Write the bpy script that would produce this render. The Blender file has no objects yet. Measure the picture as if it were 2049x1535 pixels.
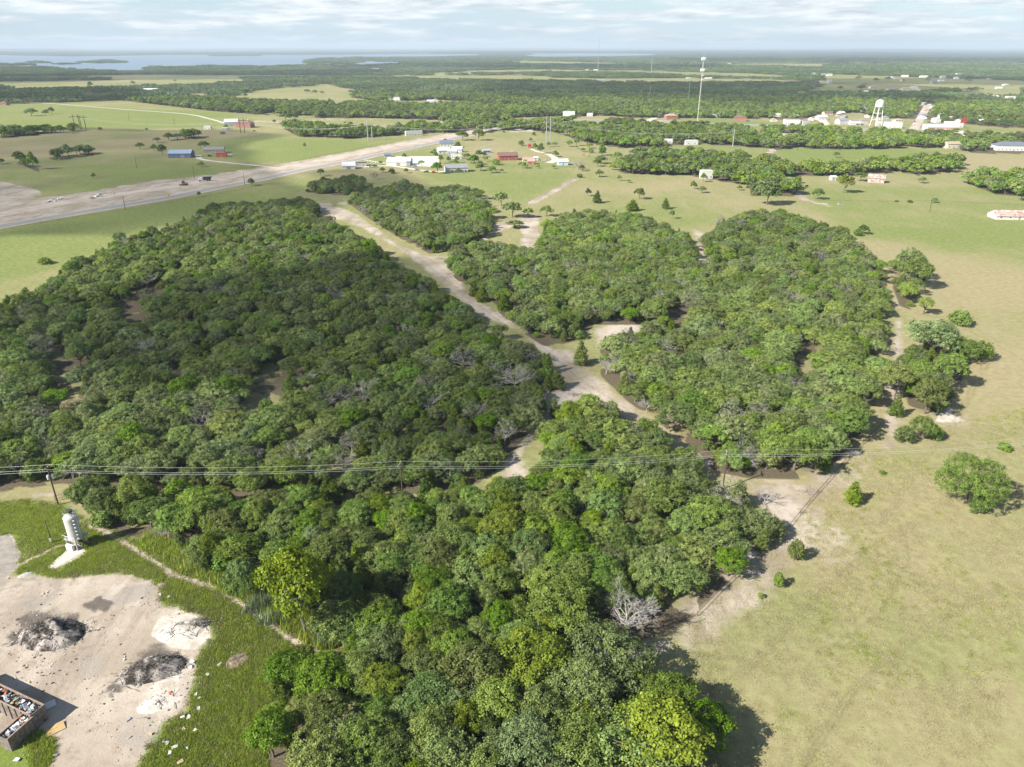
import bpy, math, random
import numpy as np
from mathutils import Vector, Matrix
R = math.radians
rnd = random.Random(7)
rng = np.random.default_rng(7)
scene = bpy.context.scene
col = scene.collection

# ------------------------------------------------------------------ camera, sky, sun, exposure
FPX, CX, CY, CAMH = 1480.0, 1024.5, 767.5, 100.0
PITCH = math.atan((CY - 93.5) / FPX)
cam_d = bpy.data.cameras.new('camera'); cam = bpy.data.objects.new('camera', cam_d); col.objects.link(cam)
cam.location = (0, 0, CAMH); cam.rotation_euler = (math.pi / 2 - PITCH, 0, 0)
cam_d.sensor_width = 36.0; cam_d.lens = FPX / 2049 * 36; cam_d.clip_start = 0.5; cam_d.clip_end = 200000
scene.camera = cam
SUN_EL, SHADOW_AZ = R(36), R(30)          # shadows run towards SHADOW_AZ measured from +x
SDIR = Vector((-math.cos(SHADOW_AZ) * math.cos(SUN_EL), -math.sin(SHADOW_AZ) * math.cos(SUN_EL), math.sin(SUN_EL)))
sun_d = bpy.data.lights.new('sun', 'SUN'); sun = bpy.data.objects.new('sun', sun_d); col.objects.link(sun)
sun_d.energy = 5.0; sun_d.angle = R(0.5); sun_d.color = (1.0, 0.95, 0.86)
sun.rotation_euler = SDIR.to_track_quat('Z', 'Y').to_euler()
world = bpy.data.worlds.new('World'); scene.world = world; world.use_nodes = True
def build_world():
    nt = world.node_tree; N = nt.nodes; L = nt.links; N.clear()
    out = N.new('ShaderNodeOutputWorld'); bg = N.new('ShaderNodeBackground'); bg.inputs['Strength'].default_value = 0.065
    sky = N.new('ShaderNodeTexSky'); sky.sky_type = 'NISHITA'; sky.sun_disc = False
    sky.sun_elevation = SUN_EL; sky.sun_rotation = math.atan2(SDIR.x, SDIR.y)
    sky.air_density = 1.0; sky.dust_density = 0.3; sky.ozone_density = 1.2
    tc = N.new('ShaderNodeTexCoord'); sep = N.new('ShaderNodeSeparateXYZ'); L.new(tc.outputs['Generated'], sep.inputs[0])
    def m(op, a, b=None, clamp=False):
        n = N.new('ShaderNodeMath'); n.operation = op; n.use_clamp = clamp
        for i, v in enumerate((a, b)):
            if v is None: continue
            if isinstance(v, (int, float)): n.inputs[i].default_value = v
            else: L.new(v, n.inputs[i])
        return n.outputs[0]
    z = m('MAXIMUM', sep.outputs[2], 0.0)
    zz = m('ADD', z, 0.09)                     # a flat cloud deck seen in perspective
    u = m('DIVIDE', sep.outputs[0], zz); v = m('DIVIDE', sep.outputs[1], zz)
    cmb = N.new('ShaderNodeCombineXYZ'); L.new(u, cmb.inputs[0]); L.new(v, cmb.inputs[1]); L.new(m('MULTIPLY', z, 22.0), cmb.inputs[2])
    n1 = N.new('ShaderNodeTexNoise'); n1.inputs['Scale'].default_value = 0.9; n1.inputs['Detail'].default_value = 9
    n1.inputs['Roughness'].default_value = 0.58; L.new(cmb.outputs[0], n1.inputs['Vector'])
    n2 = N.new('ShaderNodeTexNoise'); n2.inputs['Scale'].default_value = 2.0; n2.inputs['Detail'].default_value = 8; n2.inputs['Roughness'].default_value = 0.62
    L.new(cmb.outputs[0], n2.inputs['Vector'])
    cov = N.new('ShaderNodeMapRange'); cov.inputs[1].default_value = 0.42; cov.inputs[2].default_value = 0.56; cov.interpolation_type = 'SMOOTHSTEP'
    L.new(n1.outputs[0], cov.inputs[0])
    fade = N.new('ShaderNodeMapRange'); fade.inputs[1].default_value = 0.0; fade.inputs[2].default_value = 0.035; fade.inputs[3].default_value = 0.55; fade.inputs[4].default_value = 0.92
    fade.interpolation_type = 'SMOOTHSTEP'; L.new(z, fade.inputs[0])
    thin = N.new('ShaderNodeMapRange'); thin.interpolation_type = 'SMOOTHSTEP'; thin.inputs[1].default_value = 0.08; thin.inputs[2].default_value = 0.55; thin.inputs[3].default_value = 1.0; thin.inputs[4].default_value = 0.10
    L.new(z, thin.inputs[0])                    # seen edge-on the cumulus field closes up; overhead it opens to blue
    fac = m('MULTIPLY', m('MULTIPLY', cov.outputs[0], fade.outputs[0]), thin.outputs[0])
    ramp = N.new('ShaderNodeValToRGB'); e = ramp.color_ramp.elements
    e[0].position = 0.34; e[0].color = (4.6, 5.3, 6.0, 1); e[1].position = 0.62; e[1].color = (8.2, 8.5, 8.7, 1)
    L.new(n2.outputs[0], ramp.inputs[0])
    # pale haze of the lowest air, the same all the way round
    hz = N.new('ShaderNodeMapRange'); hz.inputs[1].default_value = 0.0; hz.inputs[2].default_value = 0.16; hz.inputs[3].default_value = 0.80; hz.inputs[4].default_value = 0.0
    hz.interpolation_type = 'SMOOTHSTEP'; L.new(z, hz.inputs[0])
    mh = N.new('ShaderNodeMix'); mh.data_type = 'RGBA'; L.new(hz.outputs[0], mh.inputs[0]); L.new(sky.outputs[0], mh.inputs[6]); mh.inputs[7].default_value = (4.5, 6.1, 7.5, 1)
    mx = N.new('ShaderNodeMix'); mx.data_type = 'RGBA'; L.new(fac, mx.inputs[0]); L.new(mh.outputs[2], mx.inputs[6]); L.new(ramp.outputs[0], mx.inputs[7])
    L.new(mx.outputs[2], bg.inputs[0]); L.new(bg.outputs[0], out.inputs[0])
build_world()
vs = scene.view_settings; vs.view_transform = 'Standard'; vs.look = 'None'; vs.gamma = 1.0; vs.use_curve_mapping = False
vs.exposure = 1.0
cy = scene.cycles; cy.max_bounces = 5; cy.diffuse_bounces = 2; cy.glossy_bounces = 1; cy.transmission_bounces = 2; cy.transparent_max_bounces = 8
cy.volume_bounces = 0; cy.use_denoising = True; cy.caustics_reflective = False; cy.caustics_refractive = False
cy.sample_clamp_indirect = 6

# ------------------------------------------------------------------ geometry of the place
cP, sP = math.cos(PITCH), math.sin(PITCH)
def at(px, py, z=0.0):
    """ground point (or point at height z) seen in the photograph at px, py"""
    u = (px - CX) / FPX; v = -(py - CY) / FPX
    dx, dy, dz = u, cP + v * sP, -sP + v * cP
    t = (z - CAMH) / dz
    return Vector((dx * t, dy * t, z))
def zdepth(p):
    return p[1] * cP - (p[2] - CAMH) * sP
def mpp(p):                                     # metres per photograph pixel at a place
    return zdepth(p) / FPX
def height_for(px, py, ph):
    """height of an upright thing whose foot is at px,py and whose top is ph pixels above"""
    b = at(px, py); lo, hi = 0.0, 150.0
    for _ in range(40):
        h = (lo + hi) / 2
        zc = b.y * cP - (h - CAMH) * sP; up = b.y * sP + (h - CAMH) * cP
        if CY - FPX * up / zc > py - ph: lo = h
        else: hi = h
    return lo
def poly(pts):
    """ground polygon from photograph points; 't' marks a point read off the tree tops"""
    o = []
    for p in pts:
        q = at(p[0], p[1], (7.0 if p[2] == 't' else p[2]) if len(p) > 2 else 0.0); o.append((q.x, q.y))
    return np.array(o)
def inside(P, X, Y):
    c = np.zeros(np.shape(X), bool); n = len(P)
    for i in range(n):
        x1, y1 = P[i]; x2, y2 = P[(i + 1) % n]
        k = (y1 > Y) != (y2 > Y)
        with np.errstate(divide='ignore', invalid='ignore'):
            c ^= k & (X < (x2 - x1) * (Y - y1) / ((y2 - y1) if y2 != y1 else 1e-9) + x1)
    return c
def sdist(P, X, Y, closed=True):
    d = np.full(np.shape(X), 1e12); n = len(P)
    for i in range(n if closed else n - 1):
        x1, y1 = P[i]; x2, y2 = P[(i + 1) % n]; ex, ey = x2 - x1, y2 - y1; l2 = ex * ex + ey * ey + 1e-9
        t = np.clip(((X - x1) * ex + (Y - y1) * ey) / l2, 0, 1)
        d = np.minimum(d, (X - x1 - t * ex) ** 2 + (Y - y1 - t * ey) ** 2)
    d = np.sqrt(d)
    return np.where(inside(P, X, Y), d, -d) if closed else d
_perm = rng.random((256, 256))
def vnoise(X, Y, s, seed=0):
    x = X / s + seed * 17.3; y = Y / s + seed * 9.1; xi = np.floor(x).astype(int); yi = np.floor(y).astype(int)
    fx = x - xi; fy = y - yi; fx = fx * fx * (3 - 2 * fx); fy = fy * fy * (3 - 2 * fy)
    a = _perm[xi % 256, yi % 256]; b = _perm[(xi + 1) % 256, yi % 256]; c = _perm[xi % 256, (yi + 1) % 256]; d = _perm[(xi + 1) % 256, (yi + 1) % 256]
    return (a * (1 - fx) + b * fx) * (1 - fy) + (c * (1 - fx) + d * fx) * fy
def fnoise(X, Y, s, seed=0, octs=3):
    t = 0; a = 0.5
    for o in range(octs): t = t + a * vnoise(X, Y, s / 2 ** o, seed + o * 3); a *= 0.5
    return t / (1 - 0.5 ** octs)
def sstep(a, b, x):
    t = np.clip((x - a) / (b - a), 0, 1); return t * t * (3 - 2 * t)

# --- the land, read off the photograph
WOODS = {
 'left': poly([(-60,620,'t'),(0,585,'t'),(60,562,'t'),(110,535,'t'),(200,487,'t'),(240,470,'t'),(330,445,'t'),(400,412,'t'),(470,398,'t'),(560,402,'t'),(640,425,'t'),
        (720,460,'t'),(790,505,'t'),(848,540,'t'),(918,587,'t'),(985,638,'t'),(1060,675,'t'),(1108,708,'t'),(1098,760,4),(1085,820,2),(1058,868),(1010,925),(960,968),(860,990),(700,1003),(560,1003),(420,997),(250,980),(120,968),(0,985),(-120,1000),(-200,800)]),
 'front': poly([(120,1012),(200,1056),(262,1072),(330,1108),(420,1168),(500,1214),(560,1262),(612,1298),(585,1350),(545,1400),(530,1470),(540,1560),(540,1800),(1450,1800),(1430,1600),(1415,1500),(1370,1400),(1260,1350),(1110,1372),(1120,1310),(1240,1290),(1350,1270),(1400,1220),(1460,1160),(1520,1110),(1570,1065),
        (1545,1005,'t'),(1490,965,'t'),(1440,935,'t'),(1364,884,'t'),(1302,848,'t'),(1238,802,'t'),(1180,788,'t'),(1110,835,'t'),(1090,880),(1082,950),(1060,985),(960,1002),(860,1006),(600,1012),(400,1007),(250,992)]),
 'right': poly([(900,542),(932,588),(990,616),(1034,660),(1094,696),(1165,680),(1190,650),(1290,650),(1290,672),(1200,698),(1202,752),(1252,800),(1322,850),(1390,898),(1432,945),(1500,958),(1600,960),(1650,950),(1695,900),(1725,865),(1745,800),(1765,700),(1768,600),(1762,540),(1745,492,'t'),(1690,452,'t'),(1630,432,'t'),(1560,415,'t'),(1500,418,'t'),(1430,432,'t'),(1405,470,'t'),
        (1418,500),(1415,545),(1395,545),(1385,490),(1360,450,'t'),(1290,425,'t'),(1200,415,'t'),(1140,412,'t'),(1085,440,'t'),(1075,480,'t'),(1060,515),(1000,505),(960,500),(915,515)]),
 'upper': poly([(690,388,'t'),(730,372,'t'),(800,358,'t'),(860,372,'t'),(930,366,'t'),(968,378,'t'),(990,425,'t'),(985,465),(930,500),(860,508),(800,478),(740,440),(700,410)]),
 'small': poly([(598,372,'t'),(640,352,'t'),(720,350,'t'),(760,372,'t'),(755,388),(690,392),(610,386)]),
 'strip': poly([(1812,705),(1806,770),(1822,828),(1880,838),(1925,775),(1930,700),(1905,655,'t'),(1850,650,'t'),(1815,680,'t')]), 'neck': poly([(1780,560),(1800,612),(1822,620),(1838,590),(1855,545),(1840,515,'t'),(1795,508,'t')]),
 'knoll': poly([(400,404,'t'),(520,398,'t'),(600,392,'t'),(640,402,'t'),(636,442),(560,444),(420,460)]),
}
SWALES = [poly([(95,690),(155,695),(180,850),(130,855),(95,720)]), poly([(480,790),(560,720),(590,735),(560,810),(500,835)]), poly([(270,588),(330,560),(348,575),(305,612)]), poly([(325,745),(370,740),(375,790),(330,795)]), poly([(1580,700),(1620,690),(1630,760),(1590,765)]), poly([(640,1010),(720,1000),(720,1050),(640,1050)]), poly([(1330,640),(1370,600),(1390,640),(1350,690)]),
          poly([(235,610),(290,600),(300,680),(245,680)]), poly([(230,975),(300,985),(300,1000),(230,992)])]
# belts and groves between the near fields and the town (foot line, then tree-top line)
GROVES = [poly(p) for p in (
 [(0,330),(30,325),(75,345),(78,322,'t'),(40,308,'t'),(0,312,'t')],
 [(98,316),(125,312),(190,312),(188,292,'t'),(150,292,'t'),(125,300,'t'),(100,308,'t')],
 [(0,278),(60,272),(150,262),(145,255,'t'),(60,252,'t'),(0,254,'t')],
 [(335,280),(400,276),(404,262,'t'),(370,262,'t'),(340,270,'t')],
 [(565,258),(600,274),(700,278),(790,272),(860,266),(960,268),(1000,258),(1010,240,'t'),(960,232,'t'),(900,228,'t'),(860,240,'t'),(790,252,'t'),(700,252,'t'),(580,240,'t')],
 [(1060,268),(1100,262),(1180,288),(1240,296),(1300,296),(1400,288),(1520,296),(1560,300),(1700,285),(1790,290),(1960,300),(2060,308),(2060,282,'t'),(1960,272,'t'),(1880,272,'t'),(1700,262,'t'),(1640,262,'t'),(1560,262,'t'),(1500,258,'t'),(1400,254,'t'),(1250,248,'t'),(1160,242,'t'),(1070,248,'t')],
 [(1235,345),(1270,350),(1380,352),(1420,360),(1500,372),(1560,372),(1575,350),(1560,330),(1500,322),(1490,306,'t'),(1420,300,'t'),(1330,296,'t'),(1280,298,'t'),(1240,322,'t')],
 [(1500,392),(1590,395),(1598,380),(1560,372),(1500,368)],
 [(1570,355),(1640,352),(1700,352),(1790,342),(1840,352),(1900,345),(1925,335),(1920,312,'t'),(1850,306,'t'),(1780,312,'t'),(1700,322,'t'),(1600,320,'t'),(1560,322,'t')],
 [(1900,355),(1990,388),(2060,395),(2060,345,'t'),(1990,335,'t'),(1960,340,'t'),(1930,345,'t')],
)]
# open land inside the far woodland
FIELDS = [poly(p) for p in (
 [(-400,212),(0,210),(100,206),(240,201),(300,208),(420,222),(520,230),(640,236),(760,237),(860,240),(930,240),(1000,262),(1060,262),(1080,330),(900,800),(-600,800),(-600,260)],
 [(0,174),(100,164),(240,162),(420,158),(500,158),(490,166),(380,172),(240,176),(90,181),(0,178)],
 [(440,200),(520,180),(620,172),(650,168),(720,182),(700,195),(760,204),(860,202),(830,210),(700,210),(620,208),(500,206)],
 [(860,148),(960,141),(1070,139),(1280,142),(1500,147),(1640,155),(1500,158),(1250,147),(1100,145),(960,147),(870,152)],
 [(1650,150),(1700,150),(1820,154),(1930,158),(2060,162),(2060,182),(1900,182),(1860,186),(1700,188),(1610,190),(1560,188),(1650,176),(1640,160)],
 [(1880,185),(2060,180),(2060,196),(1980,196),(1900,192)],
 [(1290,262),(1170,240),(1060,262),(1060,300),(1040,420),(1300,700),(2300,1000),(2300,310),(1960,308),(1900,296),(1640,300),(1560,290)],
 [(1020,236),(1150,232),(1300,236),(1500,238),(1650,242),(1760,244),(1900,246),(2080,262),(2080,275),(1700,264),(1500,256),(1300,248),(1150,244),(1020,250)],
 [(1600,240),(1640,228),(1720,226),(1760,236),(1860,240),(1850,248),(1640,250)],
 [(1000,124),(1050,122),(1140,124),(1130,127),(1040,128)],
 [(780,203),(880,200),(960,206),(900,214),(790,212)],
 [(360,192),(400,186),(430,192),(400,198)],
)]
NEARALL = poly([(-3000,420),(-800,300),(0,255),(0,240),(560,240),(960,262),(1060,300),(2060,308),(5000,420),(5000,4000),(-3000,4000)])
LAKES = [poly(p) for p in (
 [(-700,110),(0,110.5),(60,111.5),(150,113),(250,111.5),(330,110),(410,110),(420,112.5),(520,112.5),(530,110),(620,110),(700,109.5),(780,108.6),(950,108.5),(960,110.5),(850,113),(760,113.5),(700,114.5),(640,118),(614,122),(616,127),(640,129),(600,130),(420,130.5),(314,132),(304,136),(294,143),(262,145),(200,142),(110,140),(70,131),(40,127.5),(0,127.5),(-300,126)],
 [(700,126),(760,124),(830,124.5),(800,129),(740,130.5),(705,129.5)],
 [(1052,111),(1080,107.6),(1200,107),(1300,107.8),(1312,110.3),(1250,112),(1150,113.2),(1080,113.4)],
)]
ISLANDS = [poly([(160,126),(190,122.5),(215,121.5),(240,123.5),(255,126),(210,127.5)]), poly([(100,129.5),(150,127.5),(160,128.2),(120,130.2)]), poly([(55,126),(75,124),(96,124.4),(90,126.6)])]
LANE = [poly(p) for p in (
 [(600,402),(660,405),(720,430),(760,460),(800,490),(860,512),(900,512),(912,545),(960,600),(1010,630),(1060,665),(1110,698),(1140,695),(1165,722),(1200,755),(1255,800),(1330,855),(1400,898),(1470,945),(1520,965),(1640,962),(1705,918),(1735,920),(1680,985),(1600,1060),(1540,1050),(1480,975),(1400,930),(1290,862),(1230,835),(1150,815),(1110,850),(1080,862),(1040,920),(1070,955),(1065,985),(1030,996),(870,1008),(600,1012),(400,1006),(200,986),(60,1000),(60,985),(180,975),(430,996),(700,1002),(900,992),(980,965),(1050,870),(1085,830),(1098,780),(1095,715),(1040,665),(960,632),(880,575),(850,540),(790,495),(720,455),(640,432)],
 [(1040,420),(1080,430),(1085,490),(1060,510),(1040,505)], [(1180,655),(1270,640),(1290,660),(1190,705)], [(1385,455),(1420,470),(1415,540),(1392,540)],
 [(1795,560),(1812,680),(1812,800),(1800,900),(1760,900),(1770,760),(1790,640),(1785,560)],
 [(1110,1310),(1240,1290),(1330,1270),(1380,1230),(1400,1260),(1340,1310),(1250,1360),(1110,1372)],
 [(960,455),(1000,445),(1075,425),(1060,440),(990,470),(960,490)])]
YARD = poly([(-400,1150),(0,1150),(60,1150),(120,1160),(200,1150),(262,1148),(312,1170),(325,1215),(360,1215),(415,1240),(425,1275),(395,1310),(385,1370),(370,1420),(330,1440),(300,1480),(275,1535),(250,1700),(-400,1700)])
ROUND = poly([(-400,1040),(0,1050),(22,1072),(40,1100),(42,1130),(20,1148),(0,1165),(-400,1170)])
WHITE = [poly(p) for p in ([(300,1270),(320,1235),(360,1222),(415,1245),(420,1275),(390,1300),(340,1295)], [(285,1390),(340,1345),(362,1358),(350,1400),(300,1425)], [(1880,830),(1895,805),(1905,828),(1935,842),(1870,846)],[(95,1135),(140,1100),(165,1098),(170,1108),(110,1138)])]
BURN = [(80,1250,7.0),(300,1320,6.5),(200,1210,3.5),(30,1280,3.5),(230,1380,3.0),(180,1300,3)]
GRASSL = poly([(-300,985),(0,1003),(60,1000),(130,1008),(200,1056),(262,1072),(330,1108),(420,1168),(500,1214),(560,1262),(620,1300),(600,1360),(560,1450),(570,1560),(600,1800),(240,1800),(275,1535),(300,1480),(330,1440),(372,1420),(385,1370),(398,1300),(425,1275),(415,1240),(360,1215),(325,1215),(312,1170),(262,1148),(200,1150),(120,1160),(60,1150),(30,1150),(42,1110),(22,1072),(-300,1040)])
ISLET = poly([(-200,1475),(40,1468),(85,1462),(108,1480),(108,1510),(80,1560),(-200,1700)])

def woods_mask(X, Y):
    """True where trees stand"""
    X = np.asarray(X, float); Y = np.asarray(Y, float)
    r = np.hypot(X, Y); w = ~inside(NEARALL, X, Y) & (r > 330)
    for P in FIELDS: w &= ~inside(P, X, Y)
    for P in LAKES: w &= ~inside(P, X, Y)
    for P in ISLANDS: w |= inside(P, X, Y)
    for P in list(WOODS.values()) + GROVES: w |= inside(P, X, Y)
    for P in SWALES: w &= ~inside(P, X, Y)
    w &= ~((fnoise(X, Y, 60, 15) > 0.70) & (r > 480))            # small glades
    w &= ~((fnoise(X, Y * 2.6, 900, 5) > 0.60) & (r > 1900))          # chance openings far off
    return w

# ------------------------------------------------------------------ mesh and object helpers
def tag(o, label=None, cat=None, group=None, kind=None):
    if label: o['label'] = label
    if cat: o['category'] = cat
    if group: o['group'] = group
    if kind: o['kind'] = kind
    return o
def link(name, me, parent=None, loc=None, rz=0.0):
    o = bpy.data.objects.new(name, me); col.objects.link(o)
    if parent is not None: o.parent = parent
    if loc is not None: o.location = loc
    if rz: o.rotation_euler = (0, 0, rz)
    return o
def mesh_np(name, V, F, mats=None, smooth=False, attrs=None):
    V = np.asarray(V, np.float32).reshape(-1, 3); F = np.asarray(F, np.int32); k = F.shape[1]
    me = bpy.data.meshes.new(name); me.vertices.add(len(V)); me.vertices.foreach_set('co', V.ravel())
    me.loops.add(F.size); me.loops.foreach_set('vertex_index', F.ravel()); me.polygons.add(len(F))
    me.polygons.foreach_set('loop_start', np.arange(0, F.size, k, dtype=np.int32)); me.polygons.foreach_set('loop_total', np.full(len(F), k, np.int32))
    if smooth: me.polygons.foreach_set('use_smooth', np.ones(len(F), bool))
    for a, (dom, val) in (attrs or {}).items():
        at_ = me.attributes.new(a, 'FLOAT', dom); at_.data.foreach_set('value', np.asarray(val, np.float32))
    me.update(calc_edges=True)
    if mats is not None: me.materials.append(mats)
    return me
class MB:
    """collects simple shapes into one mesh"""
    def __init__(s): s.v = []; s.f = []
    def add(s, v, f):
        b = len(s.v); s.v += [tuple(p) for p in v]; s.f += [tuple(i + b for i in q) for q in f]; return s
    def box(s, x0, x1, y0, y1, z0, z1, rz=0.0, c=(0, 0)):
        P = [(x, y, z) for z in (z0, z1) for (x, y) in ((x0, y0), (x1, y0), (x1, y1), (x0, y1))]
        if rz:
            ca, sa = math.cos(rz), math.sin(rz); P = [(c[0] + (x - c[0]) * ca - (y - c[1]) * sa, c[1] + (x - c[0]) * sa + (y - c[1]) * ca, z) for x, y, z in P]
        return s.add(P, [(3, 2, 1, 0), (4, 5, 6, 7), (0, 1, 5, 4), (1, 2, 6, 5), (2, 3, 7, 6), (3, 0, 4, 7)])
    def tube(s, pts, rad, n=6, caps=True):
        pts = [Vector(p) for p in pts]; m = len(pts); rad = rad if hasattr(rad, '__len__') else [rad] * m; V = []
        for i, p in enumerate(pts):
            d = (pts[min(i + 1, m - 1)] - pts[max(i - 1, 0)]).normalized()
            a = d.cross(Vector((0, 0, 1)) if abs(d.z) < 0.95 else Vector((1, 0, 0))).normalized(); b = d.cross(a)
            V += [p + (a * math.cos(2 * math.pi * k / n) + b * math.sin(2 * math.pi * k / n)) * rad[i] for k in range(n)]
        F = [(i * n + k, i * n + (k + 1) % n, (i + 1) * n + (k + 1) % n, (i + 1) * n + k) for i in range(m - 1) for k in range(n)]
        if caps: F += [tuple(range(n - 1, -1, -1)), tuple((m - 1) * n + k for k in range(n))]
        return s.add(V, F)
    def lathe(s, prof, n=20, c=(0, 0)):
        V = [(c[0] + r * math.cos(2 * math.pi * k / n), c[1] + r * math.sin(2 * math.pi * k / n), z) for r, z in prof for k in range(n)]
        F = [(i * n + k, i * n + (k + 1) % n, (i + 1) * n + (k + 1) % n, (i + 1) * n + k) for i in range(len(prof) - 1) for k in range(n)]
        return s.add(V, F)
    def mesh(s, name, mat, smooth=False):
        me = bpy.data.meshes.new(name); me.from_pydata(s.v, [], s.f); me.materials.append(mat)
        if smooth: me.polygons.foreach_set('use_smooth', [True] * len(me.polygons))
        me.update(); return me
    def build(s, name, mat, parent=None, loc=None, rz=0.0, smooth=False):
        return link(name, s.mesh(name, mat, smooth), parent, loc, rz)
def empty(name, loc, rz=0.0, sc=None):
    o = bpy.data.objects.new(name, None); col.objects.link(o); o.location = loc; o.rotation_euler = (0, 0, rz); o.empty_display_size = 1
    if sc: o.scale = sc if hasattr(sc, '__len__') else (sc, sc, sc)
    return o

# ------------------------------------------------------------------ materials
MATS = {}
def pmat(name, color, rough=0.8, var=0.12, scale=2.0, metal=0.0, bump=0.0, col2=None, spec=0.3):
    """paint, timber, concrete ... : a base colour broken up by two scales of noise"""
    if name in MATS: return MATS[name]
    m = bpy.data.materials.new(name); m.use_nodes = True; nt = m.node_tree; N = nt.nodes; L = nt.links; b = N['Principled BSDF']
    tc = N.new('ShaderNodeTexCoord'); n = N.new('ShaderNodeTexNoise'); n.inputs['Scale'].default_value = scale; n.inputs['Detail'].default_value = 6; n.inputs['Roughness'].default_value = 0.65
    L.new(tc.outputs['Object'], n.inputs['Vector'])
    rp = N.new('ShaderNodeValToRGB'); c2 = col2 or tuple(c * (1 - 2.2 * var) for c in color)
    rp.color_ramp.elements[0].position = 0.32; rp.color_ramp.elements[0].color = (*c2, 1)
    rp.color_ramp.elements[1].position = 0.62; rp.color_ramp.elements[1].color = (*[min(1, c * (1 + var * 0.4)) for c in color], 1)
    L.new(n.outputs[0], rp.inputs[0]); L.new(rp.outputs[0], b.inputs['Base Color'])
    b.inputs['Roughness'].default_value = rough; b.inputs['Metallic'].default_value = metal; b.inputs['Specular IOR Level'].default_value = spec
    if bump:
        bp = N.new('ShaderNodeBump'); bp.inputs['Strength'].default_value = bump; bp.inputs['Distance'].default_value = 0.1; L.new(n.outputs[0], bp.inputs['Height']); L.new(bp.outputs[0], b.inputs['Normal'])
    MATS[name] = m; return m
def leafmat(name, dark, light, trans=0.25, gloss=0.012):
    m = bpy.data.materials.new(name); m.use_nodes = True; nt = m.node_tree; N = nt.nodes; L = nt.links; N.clear()
    out = N.new('ShaderNodeOutputMaterial'); at_ = N.new('ShaderNodeAttribute'); at_.attribute_name = 'tint'
    oi = N.new('ShaderNodeObjectInfo')
    rp = N.new('ShaderNodeMix'); rp.data_type = 'RGBA'; rp.inputs[6].default_value = (*dark, 1); rp.inputs[7].default_value = (*light, 1); L.new(at_.outputs['Fac'], rp.inputs[0])
    hs = N.new('ShaderNodeHueSaturation'); L.new(rp.outputs[2], hs.inputs['Color'])
    mr = N.new('ShaderNodeMapRange'); mr.inputs[3].default_value = 0.72; mr.inputs[4].default_value = 1.3; L.new(oi.outputs['Random'], mr.inputs[0]); gp = N.new('ShaderNodeNewGeometry'); gn = N.new('ShaderNodeTexNoise'); gn.inputs['Scale'].default_value = .0035; gn.inputs['Detail'].default_value = 4; L.new(gp.outputs['Position'], gn.inputs['Vector'])
    gr = N.new('ShaderNodeMapRange'); gr.inputs[1].default_value = .35; gr.inputs[2].default_value = .65; gr.inputs[3].default_value = .78; gr.inputs[4].default_value = 1.28; L.new(gn.outputs[0], gr.inputs[0])   # stands of different kinds
    gm = N.new('ShaderNodeMath'); gm.operation = 'MULTIPLY'; L.new(mr.outputs[0], gm.inputs[0]); L.new(gr.outputs[0], gm.inputs[1]); L.new(gm.outputs[0], hs.inputs['Value'])
    mt = N.new('ShaderNodeMath'); mt.operation = 'MULTIPLY'; mt.inputs[1].default_value = 7.31; L.new(oi.outputs['Random'], mt.inputs[0])
    fr = N.new('ShaderNodeMath'); fr.operation = 'FRACT'; L.new(mt.outputs[0], fr.inputs[0])
    mh = N.new('ShaderNodeMapRange'); mh.inputs[3].default_value = 0.476; mh.inputs[4].default_value = 0.508; L.new(fr.outputs[0], mh.inputs[0]); L.new(mh.outputs[0], hs.inputs['Hue'])
    mt2 = N.new('ShaderNodeMath'); mt2.operation = 'MULTIPLY'; mt2.inputs[1].default_value = 3.77; L.new(oi.outputs['Random'], mt2.inputs[0])
    fr2 = N.new('ShaderNodeMath'); fr2.operation = 'FRACT'; L.new(mt2.outputs[0], fr2.inputs[0])
    ms = N.new('ShaderNodeMapRange'); ms.inputs[3].default_value = 0.82; ms.inputs[4].default_value = 1.12; L.new(fr2.outputs[0], ms.inputs[0]); L.new(ms.outputs[0], hs.inputs['Saturation'])
    d = N.new('ShaderNodeBsdfDiffuse'); t = N.new('ShaderNodeBsdfTranslucent'); L.new(hs.outputs[0], d.inputs[0]); L.new(hs.outputs[0], t.inputs[0])
    mx = N.new('ShaderNodeMixShader'); mx.inputs[0].default_value = trans; L.new(d.outputs[0], mx.inputs[1]); L.new(t.outputs[0], mx.inputs[2])
    g = N.new('ShaderNodeBsdfGlossy'); g.inputs['Roughness'].default_value = 0.45; g.inputs[0].default_value = (0.8, 0.85, 0.8, 1)
    m2 = N.new('ShaderNodeMixShader'); m2.inputs[0].default_value = gloss; L.new(mx.outputs[0], m2.inputs[1]); L.new(g.outputs[0], m2.inputs[2]); L.new(m2.outputs[0], out.inputs[0])
    MATS[name] = m; return m
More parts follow.
